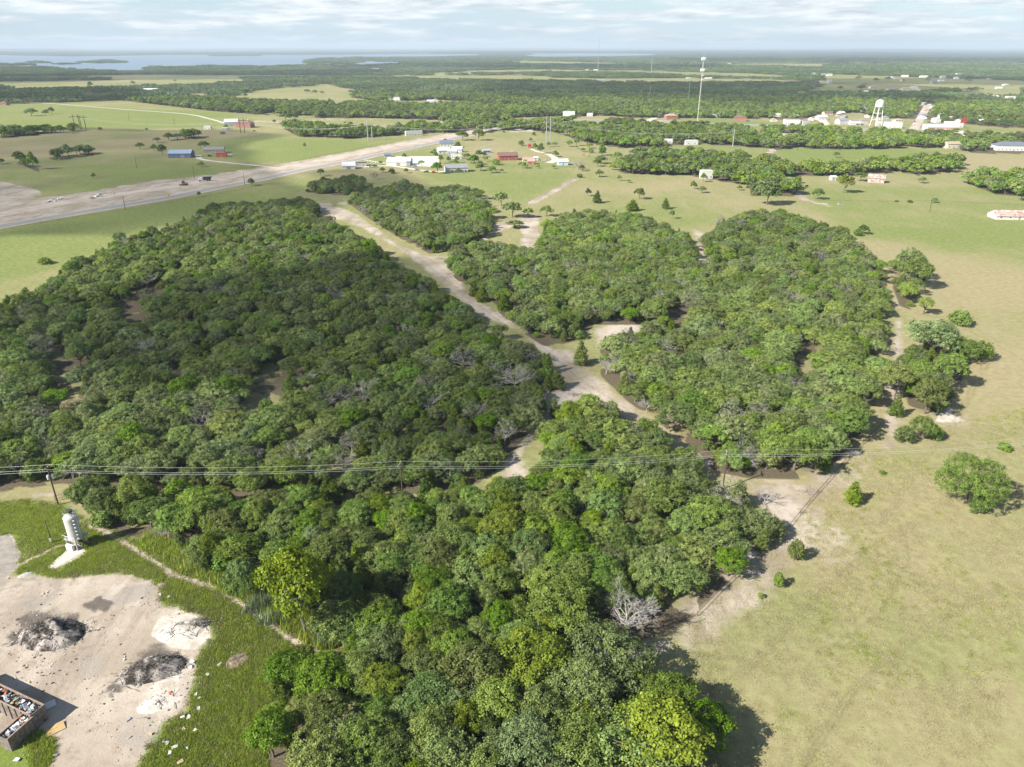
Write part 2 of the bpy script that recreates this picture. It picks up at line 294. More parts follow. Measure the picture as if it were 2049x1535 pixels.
LEAF = {
 'oak': leafmat('oak_leaves', (0.066, 0.106, 0.022), (0.285, 0.378, 0.108)),
 'juniper': leafmat('juniper_needles', (0.045, 0.090, 0.010), (0.185, 0.260, 0.032), 0.2),
 'broad': leafmat('broad_leaves', (0.056, 0.118, 0.015), (0.235, 0.365, 0.052), 0.3),
 'bright': leafmat('bright_leaves', (0.100, 0.165, 0.018), (0.290, 0.385, 0.055), 0.35),
 'lime': leafmat('lime_leaves', (0.09, 0.145, 0.016), (0.27, 0.34, 0.042), 0.35),
 'pale': leafmat('pale_leaves', (0.12, 0.13, 0.09), (0.24, 0.26, 0.15), 0.2),
 'far': leafmat('far_leaves', (0.048, 0.086, 0.026), (0.155, 0.225, 0.068), 0.15, 0.01),
 'brown': leafmat('brown_leaves', (0.12, 0.06, 0.035), (0.22, 0.12, 0.07), 0.2),
 'grass': leafmat('grass_blades', (0.190, 0.260, 0.030), (0.440, 0.540, 0.090), 0.45, 0.01),
 'dry': leafmat('dry_blades', (0.27, 0.25, 0.12), (0.50, 0.46, 0.26), 0.3, 0.02),
 'reed': leafmat('reed_blades', (0.13, 0.19, 0.09), (0.27, 0.35, 0.19), 0.3, 0.06),
}
BARK = pmat('bark', (0.17, 0.145, 0.12), 0.95, 0.25, 6)
BARK_GREY = pmat('bleached_bark', (0.40, 0.37, 0.34), 0.95, 0.2, 6)
BARK_DARK = pmat('charred_bark', (0.10, 0.085, 0.085), 0.95, 0.25, 6)
WHITE_P = pmat('white_paint', (0.78, 0.78, 0.76), 0.6, 0.06, 1.0)
TIMBER = pmat('pole_timber', (0.10, 0.075, 0.055), 0.9, 0.2, 5)
STEEL = pmat('galvanised_steel', (0.50, 0.51, 0.52), 0.45, 0.08, 2, 0.4)
STEELD = pmat('dark_steel', (0.08, 0.08, 0.085), 0.6, 0.15, 3, 0.3)
WIRE = pmat('aluminium_wire', (0.60, 0.61, 0.62), 0.45, 0.05, 1, 0.2)
GLASS = pmat('dark_glass', (0.03, 0.04, 0.05), 0.15, 0.1, 1, 0, 0, None, 0.6)
CONC = pmat('concrete', (0.46, 0.44, 0.41), 0.9, 0.12, 1.5)
RUBBER = pmat('rubber', (0.03, 0.03, 0.03), 0.9, 0.1)
RED = pmat('red_paint', (0.42, 0.045, 0.035), 0.5, 0.1)
YEL = pmat('yellow_paint', (0.75, 0.48, 0.02), 0.5, 0.08)
RUST = pmat('rusty_sheet', (0.52, 0.47, 0.44), 0.75, 0.2, 0.5, 0.1, 0, (0.26, 0.09, 0.045))

# ------------------------------------------------------------------ ground
def ground_material():
    m = bpy.data.materials.new('ground'); m.use_nodes = True; nt = m.node_tree; N = nt.nodes; L = nt.links; b = N['Principled BSDF']
    b.inputs['Roughness'].default_value = 0.95; b.inputs['Specular IOR Level'].default_value = 0.08
    geo = N.new('ShaderNodeNewGeometry')
    def noise(s, d=5, r=0.6, stretch=None, dist=0.0):
        n = N.new('ShaderNodeTexNoise'); n.inputs['Scale'].default_value = s; n.inputs['Detail'].default_value = d; n.inputs['Roughness'].default_value = r; n.inputs['Distortion'].default_value = dist
        if stretch:
            mp = N.new('ShaderNodeMapping'); mp.inputs['Scale'].default_value = stretch[:3]; mp.inputs['Rotation'].default_value = (0, 0, stretch[3]); L.new(geo.outputs['Position'], mp.inputs[0]); L.new(mp.outputs[0], n.inputs['Vector'])
        else: L.new(geo.outputs['Position'], n.inputs['Vector'])
        return n.outputs[0]
    def attr(a): n = N.new('ShaderNodeAttribute'); n.attribute_name = a; return n.outputs['Fac']
    def math_(op, a, b_=0.0, c=None, clamp=False):
        n = N.new('ShaderNodeMath'); n.operation = op; n.use_clamp = clamp
        for i, v in enumerate((a, b_, c)):
            if v is None: continue
            if isinstance(v, (int, float)): n.inputs[i].default_value = v
            else: L.new(v, n.inputs[i])
        return n.outputs[0]
    def mix(f, a, b_):
        n = N.new('ShaderNodeMix'); n.data_type = 'RGBA'
        for s, v in ((0, f), (6, a), (7, b_)):
            if isinstance(v, tuple): n.inputs[s].default_value = (*v, 1)
            elif isinstance(v, (int, float)): n.inputs[s].default_value = v
            else: L.new(v, n.inputs[s])
        return n.outputs[2]
    def step(x, a, b_):
        n = N.new('ShaderNodeMapRange'); n.interpolation_type = 'SMOOTHSTEP'; n.inputs[1].default_value = a; n.inputs[2].default_value = b_; L.new(x, n.inputs[0]); return n.outputs[0]
    nf = noise(2.6, 4, 0.7); nm = noise(0.45, 5, 0.65); nl = noise(0.055, 6, 0.6); nx = noise(0.011, 5, 0.6); streak = noise(0.10, 6, 0.65, (1.0, 0.25, 1.0, R(-35)), 0.6)
    comb = math_('ADD', math_('MULTIPLY', nf, 0.30), math_('ADD', math_('MULTIPLY', nm, 0.30), math_('MULTIPLY', nl, 0.40)))
    # grass: green amount from the land plus several scales of patchiness
    g = math_('ADD', attr('lush'), math_('MULTIPLY', math_('SUBTRACT', math_('ADD', math_('MULTIPLY', comb, 0.5), math_('ADD', math_('MULTIPLY', nx, 0.25), math_('MULTIPLY', streak, 0.25))), 0.5), 3.2))
    gf = step(g, 0.0, 1.0)
    dry = mix(step(nm, 0.3, 0.7), (0.295, 0.245, 0.130), (0.370, 0.325, 0.185))
    grn = mix(step(nm, 0.3, 0.7), (0.148, 0.182, 0.050), (0.245, 0.285, 0.092))
    vg = mix(step(nf, 0.35, 0.65), (0.095, 0.140, 0.018), (0.200, 0.265, 0.045))
    grass = mix(gf, dry, grn)
    grass = mix(step(g, 1.05, 1.9), grass, vg)
    nv = noise(6.5, 3, 0.7); grass = mix(math_('MULTIPLY', step(nf, 0.56, 0.76), 0.45), grass, (0.08, 0.09, 0.03)); grass = mix(math_('MULTIPLY', step(nv, 0.50, 0.62), 0.32), grass, (0.075, 0.085, 0.03))
    # bare sand and soil
    d = math_('ADD', attr('dirt'), math_('MULTIPLY', math_('SUBTRACT', comb, 0.5), 1.9))
    sand = mix(step(nl, 0.35, 0.65), (0.36, 0.300, 0.235), (0.50, 0.435, 0.360))
    sand = mix(math_('MULTIPLY', step(nm, 0.50, 0.72), 0.55), sand, (0.25, 0.19, 0.13))
    sand = mix(math_('MULTIPLY', step(streak, 0.47, 0.66), 0.65), sand, (0.25, 0.195, 0.15)); sand = mix(math_('MULTIPLY', step(noise(0.16, 6, 0.7, None, 0.8), 0.54, 0.66), 0.5), sand, (0.21, 0.175, 0.145))
    sand = mix(math_('MULTIPLY', step(nf, 0.60, 0.75), 0.35), sand, (0.14, 0.11, 0.08))
    c = mix(step(d, 0.38, 0.66), grass, sand)
    w = math_('ADD', attr('white'), math_('MULTIPLY', math_('SUBTRACT', comb, 0.5), 1.2))
    c = mix(step(w, 0.35, 0.65), c, mix(step(nm, 0.35, 0.65), (0.44, 0.38, 0.31), (0.60, 0.55, 0.48)))
    c = mix(math_('MULTIPLY', step(math_('ADD', attr('grey'), math_('MULTIPLY', math_('SUBTRACT', comb, 0.5), 1.4)), 0.35, 0.7), 0.85), c, mix(step(nm, 0.35, 0.65), (0.23, 0.21, 0.19), (0.34, 0.31, 0.27)))
    s = math_('ADD', attr('scorch'), math_('MULTIPLY', math_('SUBTRACT', comb, 0.5), 1.8))
    c = mix(math_('MULTIPLY', step(s, 0.4, 0.85), 0.8), c, (0.075, 0.065, 0.06))
    # leaf litter under the woods
    lit = mix(step(nf, 0.35, 0.65), (0.085, 0.070, 0.045), (0.16, 0.13, 0.085))
    c = mix(step(math_('ADD', attr('litter'), math_('MULTIPLY', math_('SUBTRACT', comb, 0.5), 1.0)), 0.4, 0.7), c, lit)
    # wheel tracks
    c = mix(math_('MULTIPLY', attr('track'), 0.38), c, (0.17, 0.15, 0.075))
    # woodland and pasture too far off to build tree by tree
    fw = noise(0.0011, 6, 0.6, (1.0, 1.0, 1.0, 0.3)); ft = noise(0.02, 4, 0.6)
    farw = mix(step(ft, 0.3, 0.7), (0.026, 0.042, 0.020), (0.058, 0.080, 0.036))
    far = mix(step(fw, 0.60, 0.66), farw, (0.24, 0.235, 0.125))
    c = mix(attr('faraway'), c, far)
    L.new(c, b.inputs['Base Color'])
    bp = N.new('ShaderNodeBump'); bp.inputs['Strength'].default_value = 0.55; bp.inputs['Distance'].default_value = 0.22
    L.new(math_('ADD', math_('MULTIPLY', nf, 0.6), nm), bp.inputs['Height']); L.new(bp.outputs[0], b.inputs['Normal'])
    return m
PXT = {}
def build_ground():
    rr = [0.0, 15.0, 30.0, 42.0]; r = 50.0
    while r < 520: rr.append(r); r *= 1.0062
    while r < 5000: rr.append(r); r *= 1.014
    while r < 62000: rr.append(r); r *= 1.022
    rr = np.array(rr)
    th = np.concatenate([np.linspace(R(135), R(50), 520), np.linspace(R(50), R(-225), 46)[1:-1]])[::-1]
    nr, na = len(rr), len(th)
    Rg, Tg = np.meshgrid(rr, th, indexing='ij'); X = Rg * np.cos(Tg); Y = Rg * np.sin(Tg)
    i, j = np.meshgrid(np.arange(nr - 1), np.arange(na), indexing='ij'); j2 = (j + 1) % na
    F = np.stack([i * na + j, (i + 1) * na + j, (i + 1) * na + j2, i * na + j2], -1).reshape(-1, 4)
    r = Rg
    Z = np.zeros_like(X)
    far = sstep(8500, 15000, r)
    lk = np.full(X.shape, -1e9); sel = r > 2500
    for P in LAKES: lk[sel] = np.maximum(lk[sel], sdist(P, X[sel], Y[sel]))
    for P in ISLANDS: lk[sel] = np.minimum(lk[sel], -sdist(P, X[sel], Y[sel]))
    Z += far * (fnoise(X, Y, 5200, 3, 4) - 0.42) * np.clip(r / 20000, 0, 1.6) * 80
    Z = np.where(r > 8500, np.maximum(Z, 1.5), Z)
    Z = np.where(lk > -40, np.where(lk > 0, -4.0, 0.8), Z)
    near = r < 900; xn, yn = X[near], Y[near]
    def M(fill=0.0): return np.full(X.shape, fill)
    lush = 0.50 + 0.0 * X
    # each field has its own green
    def tint(p, v, w=12):
        q = poly(p); s = near2 = r < 3000; m_ = sstep(-w, w, sdist(q, X[s], Y[s])); lush[s] = lush[s] * (1 - m_) + v * m_
    tint([(1240,520),(1500,440),(2400,600),(2400,1700),(1300,1700),(1350,1300),(1700,900),(1700,600)], 0.13, 30)          # right pasture, dry
    tint([(1620,400),(1560,366),(2300,380),(2300,470),(1900,500),(1700,460)], 0.85, 16)
    tint([(1780,850),(2200,780),(2200,1150),(1950,1100),(1760,950)], 0.45, 16)
    tint([(1050,410),(1130,360),(1600,370),(1620,430),(1400,440),(1060,430)], 0.48, 10)
    tint([(830,345),(1150,340),(1050,415),(960,370),(880,362)], 0.75, 6)
    tint([(-300,475),(0,470),(400,390),(600,370),(600,400),(340,440),(100,540),(-300,640)], 0.85, 8)                       # verge field left
    tint([(0,345),(300,320),(560,335),(400,355),(200,372),(0,360)], 0.85, 8)
    tint([(-100,262),(300,255),(560,262),(480,275),(300,290),(100,318),(-100,330)], 0.22, 14)                              # fallow
    tint([(-200,215),(120,208),(420,226),(520,240),(400,255),(100,262),(-200,250)], 0.92, 14)
    tint([(480,275),(700,282),(760,300),(600,328),(480,325),(400,300)], 0.85, 14)
    tint([(520,232),(860,242),(960,240),(1000,232),(700,236)], 0.12, 10)
    tint([(1880,306),(2300,312),(2300,360),(1950,348)], 0.02, 6)
    tint([(1560,300),(1780,292),(1880,306),(1800,318),(1580,325)], 1.05, 8)
    lush = lush + 0.9 * (fnoise(X, Y, 120, 11) - 0.5) + 0.5 * (fnoise(X * .35, Y, 40, 13) - .5)
    dirt = M(); white = M(); scorch = M(); track = M(); grey = M(); litter = M()
    for P in LANE: dirt[near] = np.maximum(dirt[near], 0.64 * sstep(-4.5, 3.5, sdist(P, xn, yn)))
    n1 = fnoise(X, Y, 14, 21)
    fen = poly([(1700,915),(1620,1010),(1560,1075),(1450,1180),(1380,1250)])
    dirt[near] = np.maximum(dirt[near], 0.60 * (1 - sstep(2, 13, sdist(fen, xn, yn, False) + 8 * (n1[near] - 0.5))))
    for (px, py, rad, v) in ((1665,1090,9,.45),(1900,835,7,.6),(1560,960,12,.55),(1640,1230,6,.25),(2000,730,8,.35),(300,1130,3,.8),(310,1170,3,.7),(475,1320,3.2,.75),(1180,380,40,.3),(1150,395,30,.32),(1330,400,30,.2),(1700,700,14,.35),(1850,600,14,.3),(1480,1420,6,.3),(1060,285,14,.5),(700,408,12,.5),(1600,250,25,.7),(1700,246,30,.7),(1330,242,20,.7),(1090,250,30,.6),(1860,260,30,.6),(1040,260,25,.8)):
        c = at(px, py); dd = np.hypot(X - c.x, (Y - c.y)) + (fnoise(X, Y, rad * 1.1, 60) - .5) * rad * 1.5; dirt = np.maximum(dirt, v * (1 - sstep(rad * .4, rad * 1.5, dd)))
    dirt[near] = np.maximum(dirt[near], 0.86 * sstep(-3.0, 2.4, sdist(YARD, xn, yn))); grey[near] = np.maximum(grey[near], 0.0)
    rd = sdist(ROUND, xn, yn); dirt[near] = np.maximum(dirt[near], sstep(-.8, .5, rd)); grey[near] = np.maximum(grey[near], 0.75 * sstep(-.6, .6, rd) * (1 - sstep(3, 7, rd)))
    for (px, py, rad) in ((270,1190,7),(230,1200,6),(200,1330,7),(120,1330,5),(250,1470,7),(60,1205,6)):
        c = at(px, py); grey = np.maximum(grey, 0.55 * (1 - sstep(rad * .1, rad * 1.2, np.hypot(X - c.x, (Y - c.y) * 1.5) + (fnoise(X, Y, rad * .8, 61) - .5) * rad * 2)))
    for P in WHITE: white[near] = np.maximum(white[near], 0.9 * sstep(-1.2, .8, sdist(P, xn, yn)))
    for (px, py, rad) in BURN:
        c = at(px, py); scorch = np.maximum(scorch, 0.85 * (1 - sstep(rad * .1, rad * 1.3, np.hypot(X - c.x, (Y - c.y) * 1.4) + (fnoise(X, Y, rad * .7, 62) - .5) * rad * 2.2)))
    gl = sstep(-1.0, 1.0, sdist(GRASSL, xn, yn)); lush[near] = lush[near] * (1 - gl) + (1.62 - 0.5 * (n1[near] > 0.66)) * gl
    gi = sstep(-.6, .6, sdist(ISLET, xn, yn)); lush[near] = lush[near] * (1 - gi) + 1.5 * gi; dirt[near] *= (1 - gi)
    dirt[near] *= 1 - 0.0 * gl
    for P in ([(180,1052),(235,1078),(310,1125),(345,1150),(440,1180),(500,1220),(600,1290),(640,1320)], [(0,1150),(60,1120),(110,1095),(150,1085)]):
        q = poly(P); dirt[near] = np.maximum(dirt[near], 0.8 * (1 - sstep(.5, 1.6, sdist(q, xn, yn, False))))
    for P in ([(1564,364),(1590,382),(1612,401),(1660,412)], [(1562,289),(1540,306),(1508,326),(1490,340)], [(1062,408),(1152,357)],[(1540,300),(1575,258)]):
        q = poly(P); s = r < 1200; dirt[s] = np.maximum(dirt[s], 0.8 * (1 - sstep(1.5, 5.5, sdist(q, X[s], Y[s], False))))
    for P in ([(640,415),(735,450),(845,522),(950,605),(1050,682),(1140,757),(1262,842),(1395,915),(1500,970)], [(652,410),(748,450),(862,520),(970,610),(1065,678),(1158,757),(1285,840),(1410,908),(1515,965)], [(1500,1330),(1600,1220),(1750,1090),(1900,1000)], [(1508,1336),(1609,1225),(1760,1094),(1910,1004)], [(1600,1535),(1700,1380),(1850,1250),(2049,1150)], [(1612,1535),(1712,1385),(1862,1254),(2060,1153)],
              [(1980,700),(1900,860),(1830,930),(1760,1050)], [(1990,702),(1909,862),(1840,933),(1769,1052)], [(1640,1310),(1760,1230),(1820,1120),(1800,1040)], [(1700,600),(1900,640),(2049,720)]):
        q = poly(P); track[near] = np.maximum(track[near], 1 - sstep(0.1, 0.45, sdist(q, xn, yn, False)))
    # construction ground beside the highway, town lots
    for P, v in (([(-300,350),(0,362),(70,376),(88,388),(60,398),(0,436),(-300,470)], .75), ([(-300,470),(0,436),(160,404),(300,385),(500,350),(560,338),(760,302),(900,276),(890,270),(740,296),(560,330),(400,352),(300,362),(200,380),(60,400),(-300,440)], .90),
                 ([(-300,508),(0,456),(244,414),(437,378),(600,344),(800,303),(1000,260),(982,250),(754,292),(520,336),(305,374),(0,422),(-300,468)], .66),
                 ([(470,240),(560,240),(660,236),(860,243),(700,240),(560,246)], .5)):
        q = poly(P); s = r < 2500; dirt[s] = np.maximum(dirt[s], v * sstep(-3, 3, sdist(q, X[s], Y[s]))); grey[s] = np.maximum(grey[s], (0.55 if v > .7 else .38) * sstep(-3, 3, sdist(q, X[s], Y[s])) * (1 - sstep(440, 560, r[s])))  # bare grey soil; the stronger grey also paints cloud shade into the dug ground
    s = r < 6000; wm = np.zeros(X.shape); wm[s] = woods_mask(X[s], Y[s]); litter = np.where(r < 6000, wm * 0.85, 0)
    nr = r < 700; ws = np.full(X[nr].shape, -1e9)
    for P in list(WOODS.values()) + GROVES: ws = np.maximum(ws, sdist(P, X[nr], Y[nr]))
    litter[nr] = .85 * sstep(-2.5, 2.5, ws)
    litter = np.where(r < 420, litter * (0.60 + 0.65 * (fnoise(X, Y, 9, 31) > 0.45)), litter)
    faraway = sstep(7000, 8200, r) * (lk < -10)
    dirt = np.where((lk > -60) & (lk < 10), 0.9, dirt)
    me = mesh_np('ground', np.stack([X, Y, Z], -1).reshape(-1, 3), F, ground_material(), True,
                 {k: ('POINT', v.ravel()) for k, v in dict(lush=lush, dirt=dirt, white=white, scorch=scorch, track=track, grey=grey, litter=litter, faraway=faraway).items()})
    g = link('ground', me); tag(g, kind='structure')
build_ground()

def water_mat():
    m = bpy.data.materials.new('lake_water'); m.use_nodes = True; N = m.node_tree.nodes; L = m.node_tree.links; b = N['Principled BSDF']
    b.inputs['Base Color'].default_value = (0.14, 0.21, 0.29, 1); b.inputs['Roughness'].default_value = 0.30; b.inputs['IOR'].default_value = 1.33
    n = N.new('ShaderNodeTexNoise'); n.inputs['Scale'].default_value = 0.05; g = N.new('ShaderNodeNewGeometry'); L.new(g.outputs['Position'], n.inputs[0]); bp = N.new('ShaderNodeBump'); bp.inputs['Distance'].default_value = 2; L.new(n.outputs[0], bp.inputs['Height']); L.new(bp.outputs[0], b.inputs['Normal'])
    return m
def strip_mesh(name, pts, width, mat, z, step=6.0, kind='structure', label=None):
    """a road or path as a ribbon along ground points, width may be a list"""
    P = [Vector((p[0], p[1], 0)) for p in pts]; W = width if hasattr(width, '__len__') else [width] * len(P); Q = []; ww = []
    for i in range(len(P) - 1):
        n = max(1, int((P[i + 1] - P[i]).length / step))
        for k in range(n):
            t = k / n; a = P[max(i - 1, 0)]; b = P[i]; c = P[i + 1]; d = P[min(i + 2, len(P) - 1)]
            Q.append(0.5 * ((2 * b) + (c - a) * t + (2 * a - 5 * b + 4 * c - d) * t * t + (3 * b - a - 3 * c + d) * t ** 3)); ww.append(W[i] * (1 - t) + W[i + 1] * t)
    Q.append(P[-1]); ww.append(W[-1]); V = []
    for i, q in enumerate(Q):
        d = (Q[min(i + 1, len(Q) - 1)] - Q[max(i - 1, 0)]).normalized(); nrm = Vector((-d.y, d.x, 0)); w = ww[i] / 2
        V += [(q + nrm * w) + Vector((0, 0, z)), (q - nrm * w) + Vector((0, 0, z))]
    F = [(2 * i, 2 * i + 1, 2 * i + 3, 2 * i + 2) for i in range(len(Q) - 1)]
    o = link(name, MB().add(V, F).mesh(name, mat)); tag(o, label, kind=kind); return o
def flat_poly(name, P, z, mat):
    me = bpy.data.meshes.new(name); me.from_pydata([(x, y, z) for x, y in P], [], [tuple(range(len(P)))]); me.materials.append(mat); me.update()
    if me.polygons[0].normal.z < 0: me.flip_normals()
    return tag(link(name, me), kind='structure')
WATER = water_mat()
for P in LAKES: flat_poly('lake', P, 0.35, WATER)
ASPH = pmat('asphalt', (0.30, 0.29, 0.28), 0.9, 0.08, 0.4); GRAVEL = pmat('road_base', (0.50, 0.43, 0.36), 0.95, 0.12, 0.06, 0, 0, (0.36, 0.28, 0.22)); PALE = pmat('pale_track', (0.60, 0.55, 0.47), 0.95, 0.1, 0.1); PAINT = pmat('road_paint', (0.72, 0.72, 0.68), 0.7, 0.08)
def P_(l): return [at(*p) for p in l]
strip_mesh('road', P_([(-260,502),(0,453),(244,411),(338,395),(437,375),(520,359),(600,341),(700,322),(800,300),(900,279),(1000,257),(1060,243)]), 9.5, ASPH, 0.03)
strip_mesh('road_shoulder', P_([(-260,502),(0,453),(244,411),(338,395),(437,375),(520,359),(600,341),(700,322),(800,300),(900,279),(1000,257),(1060,243)]), 15, GRAVEL, 0.02)
strip_mesh('road_under_construction', P_([(-260,470),(0,429),(152,401),(305,380),(416,362),(520,342),(607,330),(754,299),(891,275),(982,255),(1030,246),(1080,238)]), [16,16,15,15,15,16,20,22,22,24,26,26], GRAVEL, 0.026)
strip_mesh('highway', P_([(1040,248),(1100,239),(1200,240),(1300,244),(1400,247),(1500,250),(1600,253),(1700,257),(1800,262),(1900,267),(2080,276)]), 20, ASPH, 0.034)
for s in (-1, 1): strip_mesh('road_marking', [Vector((p.x, p.y + s * 9, 0)) for p in P_([(1100,239),(1300,244),(1500,250),(1700,257),(1900,267),(2080,276)])], 0.6, PAINT, 0.05)
strip_mesh('farm_track', P_([(60,205),(100,207),(250,219),(370,228),(420,238),(450,247)]), 5, PALE, 0.03)
strip_mesh('farm_track', P_([(500,243),(560,245),(640,247),(720,253),(780,258)]), 5, PALE, 0.03)
strip_mesh('driveway', P_([(380,312),(398,311),(400,318),(440,324),(520,332),(550,336)]), [7,7,5,4,4,5], PALE, 0.03)
strip_mesh('driveway', P_([(1062,298),(1075,303),(1100,310),(1112,320),(1098,326)]), [4,5,6,8,8], PALE, 0.03)
strip_mesh('driveway', P_([(715,335),(780,332),(850,342),(900,344)]), 5, PALE, 0.03)
strip_mesh('street', P_([(1826,262),(1840,240),(1850,222),(1858,208)]), 12, GRAVEL, 0.03)
strip_mesh('street', P_([(1655,256),(1648,244),(1640,234)]), 12, PALE, 0.03)
strip_mesh('street', P_([(1290,245),(1310,236),(1330,228)]), 10, PALE, 0.03)
flat_poly('concrete_yard', poly([(782,331),(876,334),(880,313),(790,313)]), 0.04, pmat('pale_concrete', (0.66, 0.64, 0.60), 0.9, 0.06, 0.2))
flat_poly('parking_lot', poly([(1020,262),(1065,262),(1075,250),(1030,249)]), 0.06, PALE)
flat_poly('parking_lot', poly([(1840,272),(1930,272),(1936,262),(1846,260)]), 0.06, PALE)
flat_poly('concrete_pad', poly([(96,1133),(112,1137),(172,1103),(160,1090),(150,1088)]), 0.05, pmat('pad_concrete', (0.56, 0.50, 0.45), 0.9, 0.08, 0.6))

# ------------------------------------------------------------------ foliage building blocks
def leaves(C, Nrm, size, ratio=0.6, jit=0.9, up=0.0, seed=0):
    """one rhombic leaf spray per centre, facing roughly along Nrm"""
    g = np.random.default_rng(seed); n = len(C)
    nr = Nrm + jit * g.normal(size=(n, 3)); nr /= np.linalg.norm(nr, axis=1)[:, None] + 1e-9
    a = g.normal(size=(n, 3)); a[:, 2] += up; a -= (a * nr).sum(1)[:, None] * nr; a /= np.linalg.norm(a, axis=1)[:, None] + 1e-9
    b = np.cross(nr, a); s = size * (0.6 + 0.8 * g.random(n))[:, None]
    V = np.stack([C + a * s * .5, C + b * s * ratio * .5, C - a * s * .5, C - b * s * ratio * .5], 1).reshape(-1, 3)
    return V, np.arange(4 * n).reshape(-1, 4)
def crown_mesh(name, lobes, nclump, nleaf, lsize, mat, seed, clump_r=0.5, shell=(0.75, 1.05), ratio=0.65, under=-0.55, up=0.0):
    g = np.random.default_rng(seed); C = []; NN = []; T = []
    LC = np.array([l[:3] for l in lobes]); LR = np.array([l[3:] for l in lobes])
    for i in range(len(lobes)):
        k = max(4, int(nclump * (LR[i, 0] / LR[:, 0].mean()) ** 2)); d = g.normal(size=(k * 2, 3)); d /= np.linalg.norm(d, axis=1)[:, None]; d = d[d[:, 2] > under][:k]
        rad = g.uniform(shell[0], shell[1], (len(d), 1)); P = LC[i] + d * LR[i][[0, 0, 1]] * rad
        deep = np.zeros(len(P), bool)
        for j in range(len(lobes)):
            if j != i: deep |= (((P - LC[j]) / LR[j][[0, 0, 1]]) ** 2).sum(1) < 0.5
        P = P[~deep]; d = d[~deep]; tn = g.random(len(P))
        for q, dd, t in zip(P, d, tn):
            m = int(nleaf * g.uniform(.6, 1.4)); off = g.normal(size=(m, 3)) * clump_r * np.array([.55, .55, .4]); C.append(q + off); NN.append(np.tile(dd + np.array([0, 0, .5]), (m, 1)))
            T.append(np.clip(t * .6 + .4 * g.random(m), 0, 1))
    C = np.concatenate(C); NN = np.concatenate(NN); T = np.concatenate(T)
    V, F = leaves(C, NN, lsize, ratio, 0.55, up, seed)
    return mesh_np(name, V, F, mat, False, {'tint': ('FACE', T)})
def limb_path(g, a, b, n=4, wob=0.12):
    a = Vector(a); b = Vector(b); L_ = (b - a).length; pts = [a]
    for i in range(1, n): pts.append(a.lerp(b, i / n) + Vector(g.normal(size=3)) * wob * L_ * 0.5)
    return pts + [b]
def trunk_mesh(name, lobes, th, r0, mat, seed, base_r=None):
    g = np.random.default_rng(seed + 99); mb = MB(); fork = Vector((g.normal() * .2, g.normal() * .2, th))
    mb.tube([(0, 0, -0.4), (0.05, 0, th * .5), fork], [r0 * 1.3, r0, r0 * .85], 7)
    for l in lobes:
        c = Vector(l[:3]); mb.tube(limb_path(g, fork, c, 4), [r0 * .6, r0 * .45, r0 * .33, r0 * .2, r0 * .1], 5, False)
        for _ in range(2):
            e = c + Vector(g.normal(size=3)).normalized() * l[3] * 0.95; mb.tube(limb_path(g, c, e, 2), [r0 * .14, r0 * .09, r0 * .04], 4, False)
    return mb.mesh(name, mat)
def oak_lobes(g, Rr, H, n, flat=0.75, ctr=(0, 0)):
    th = H - Rr * flat * 1.25; th = max(th, H * .32); L_ = []
    for i in range(n):
        a = 2.4 * i + g.uniform(-.5, .5); q = math.sqrt((i + .5) / n); rad = Rr * (.74 + .12 * g.random()) * q; lr = Rr * g.uniform(.20, .36)
        z = th + (H - th - lr * .8) * (1 - .70 * q ** 2) + g.uniform(-.5, .4) * Rr * .34
        L_.append((ctr[0] + rad * math.cos(a), ctr[1] + rad * math.sin(a), z, lr, lr * g.uniform(.62, .85)))
    return L_, th
PROTO = {}
def add_proto(kind, crown, trunk, Rr, H): PROTO.setdefault(kind, []).append((crown, trunk, Rr, H))
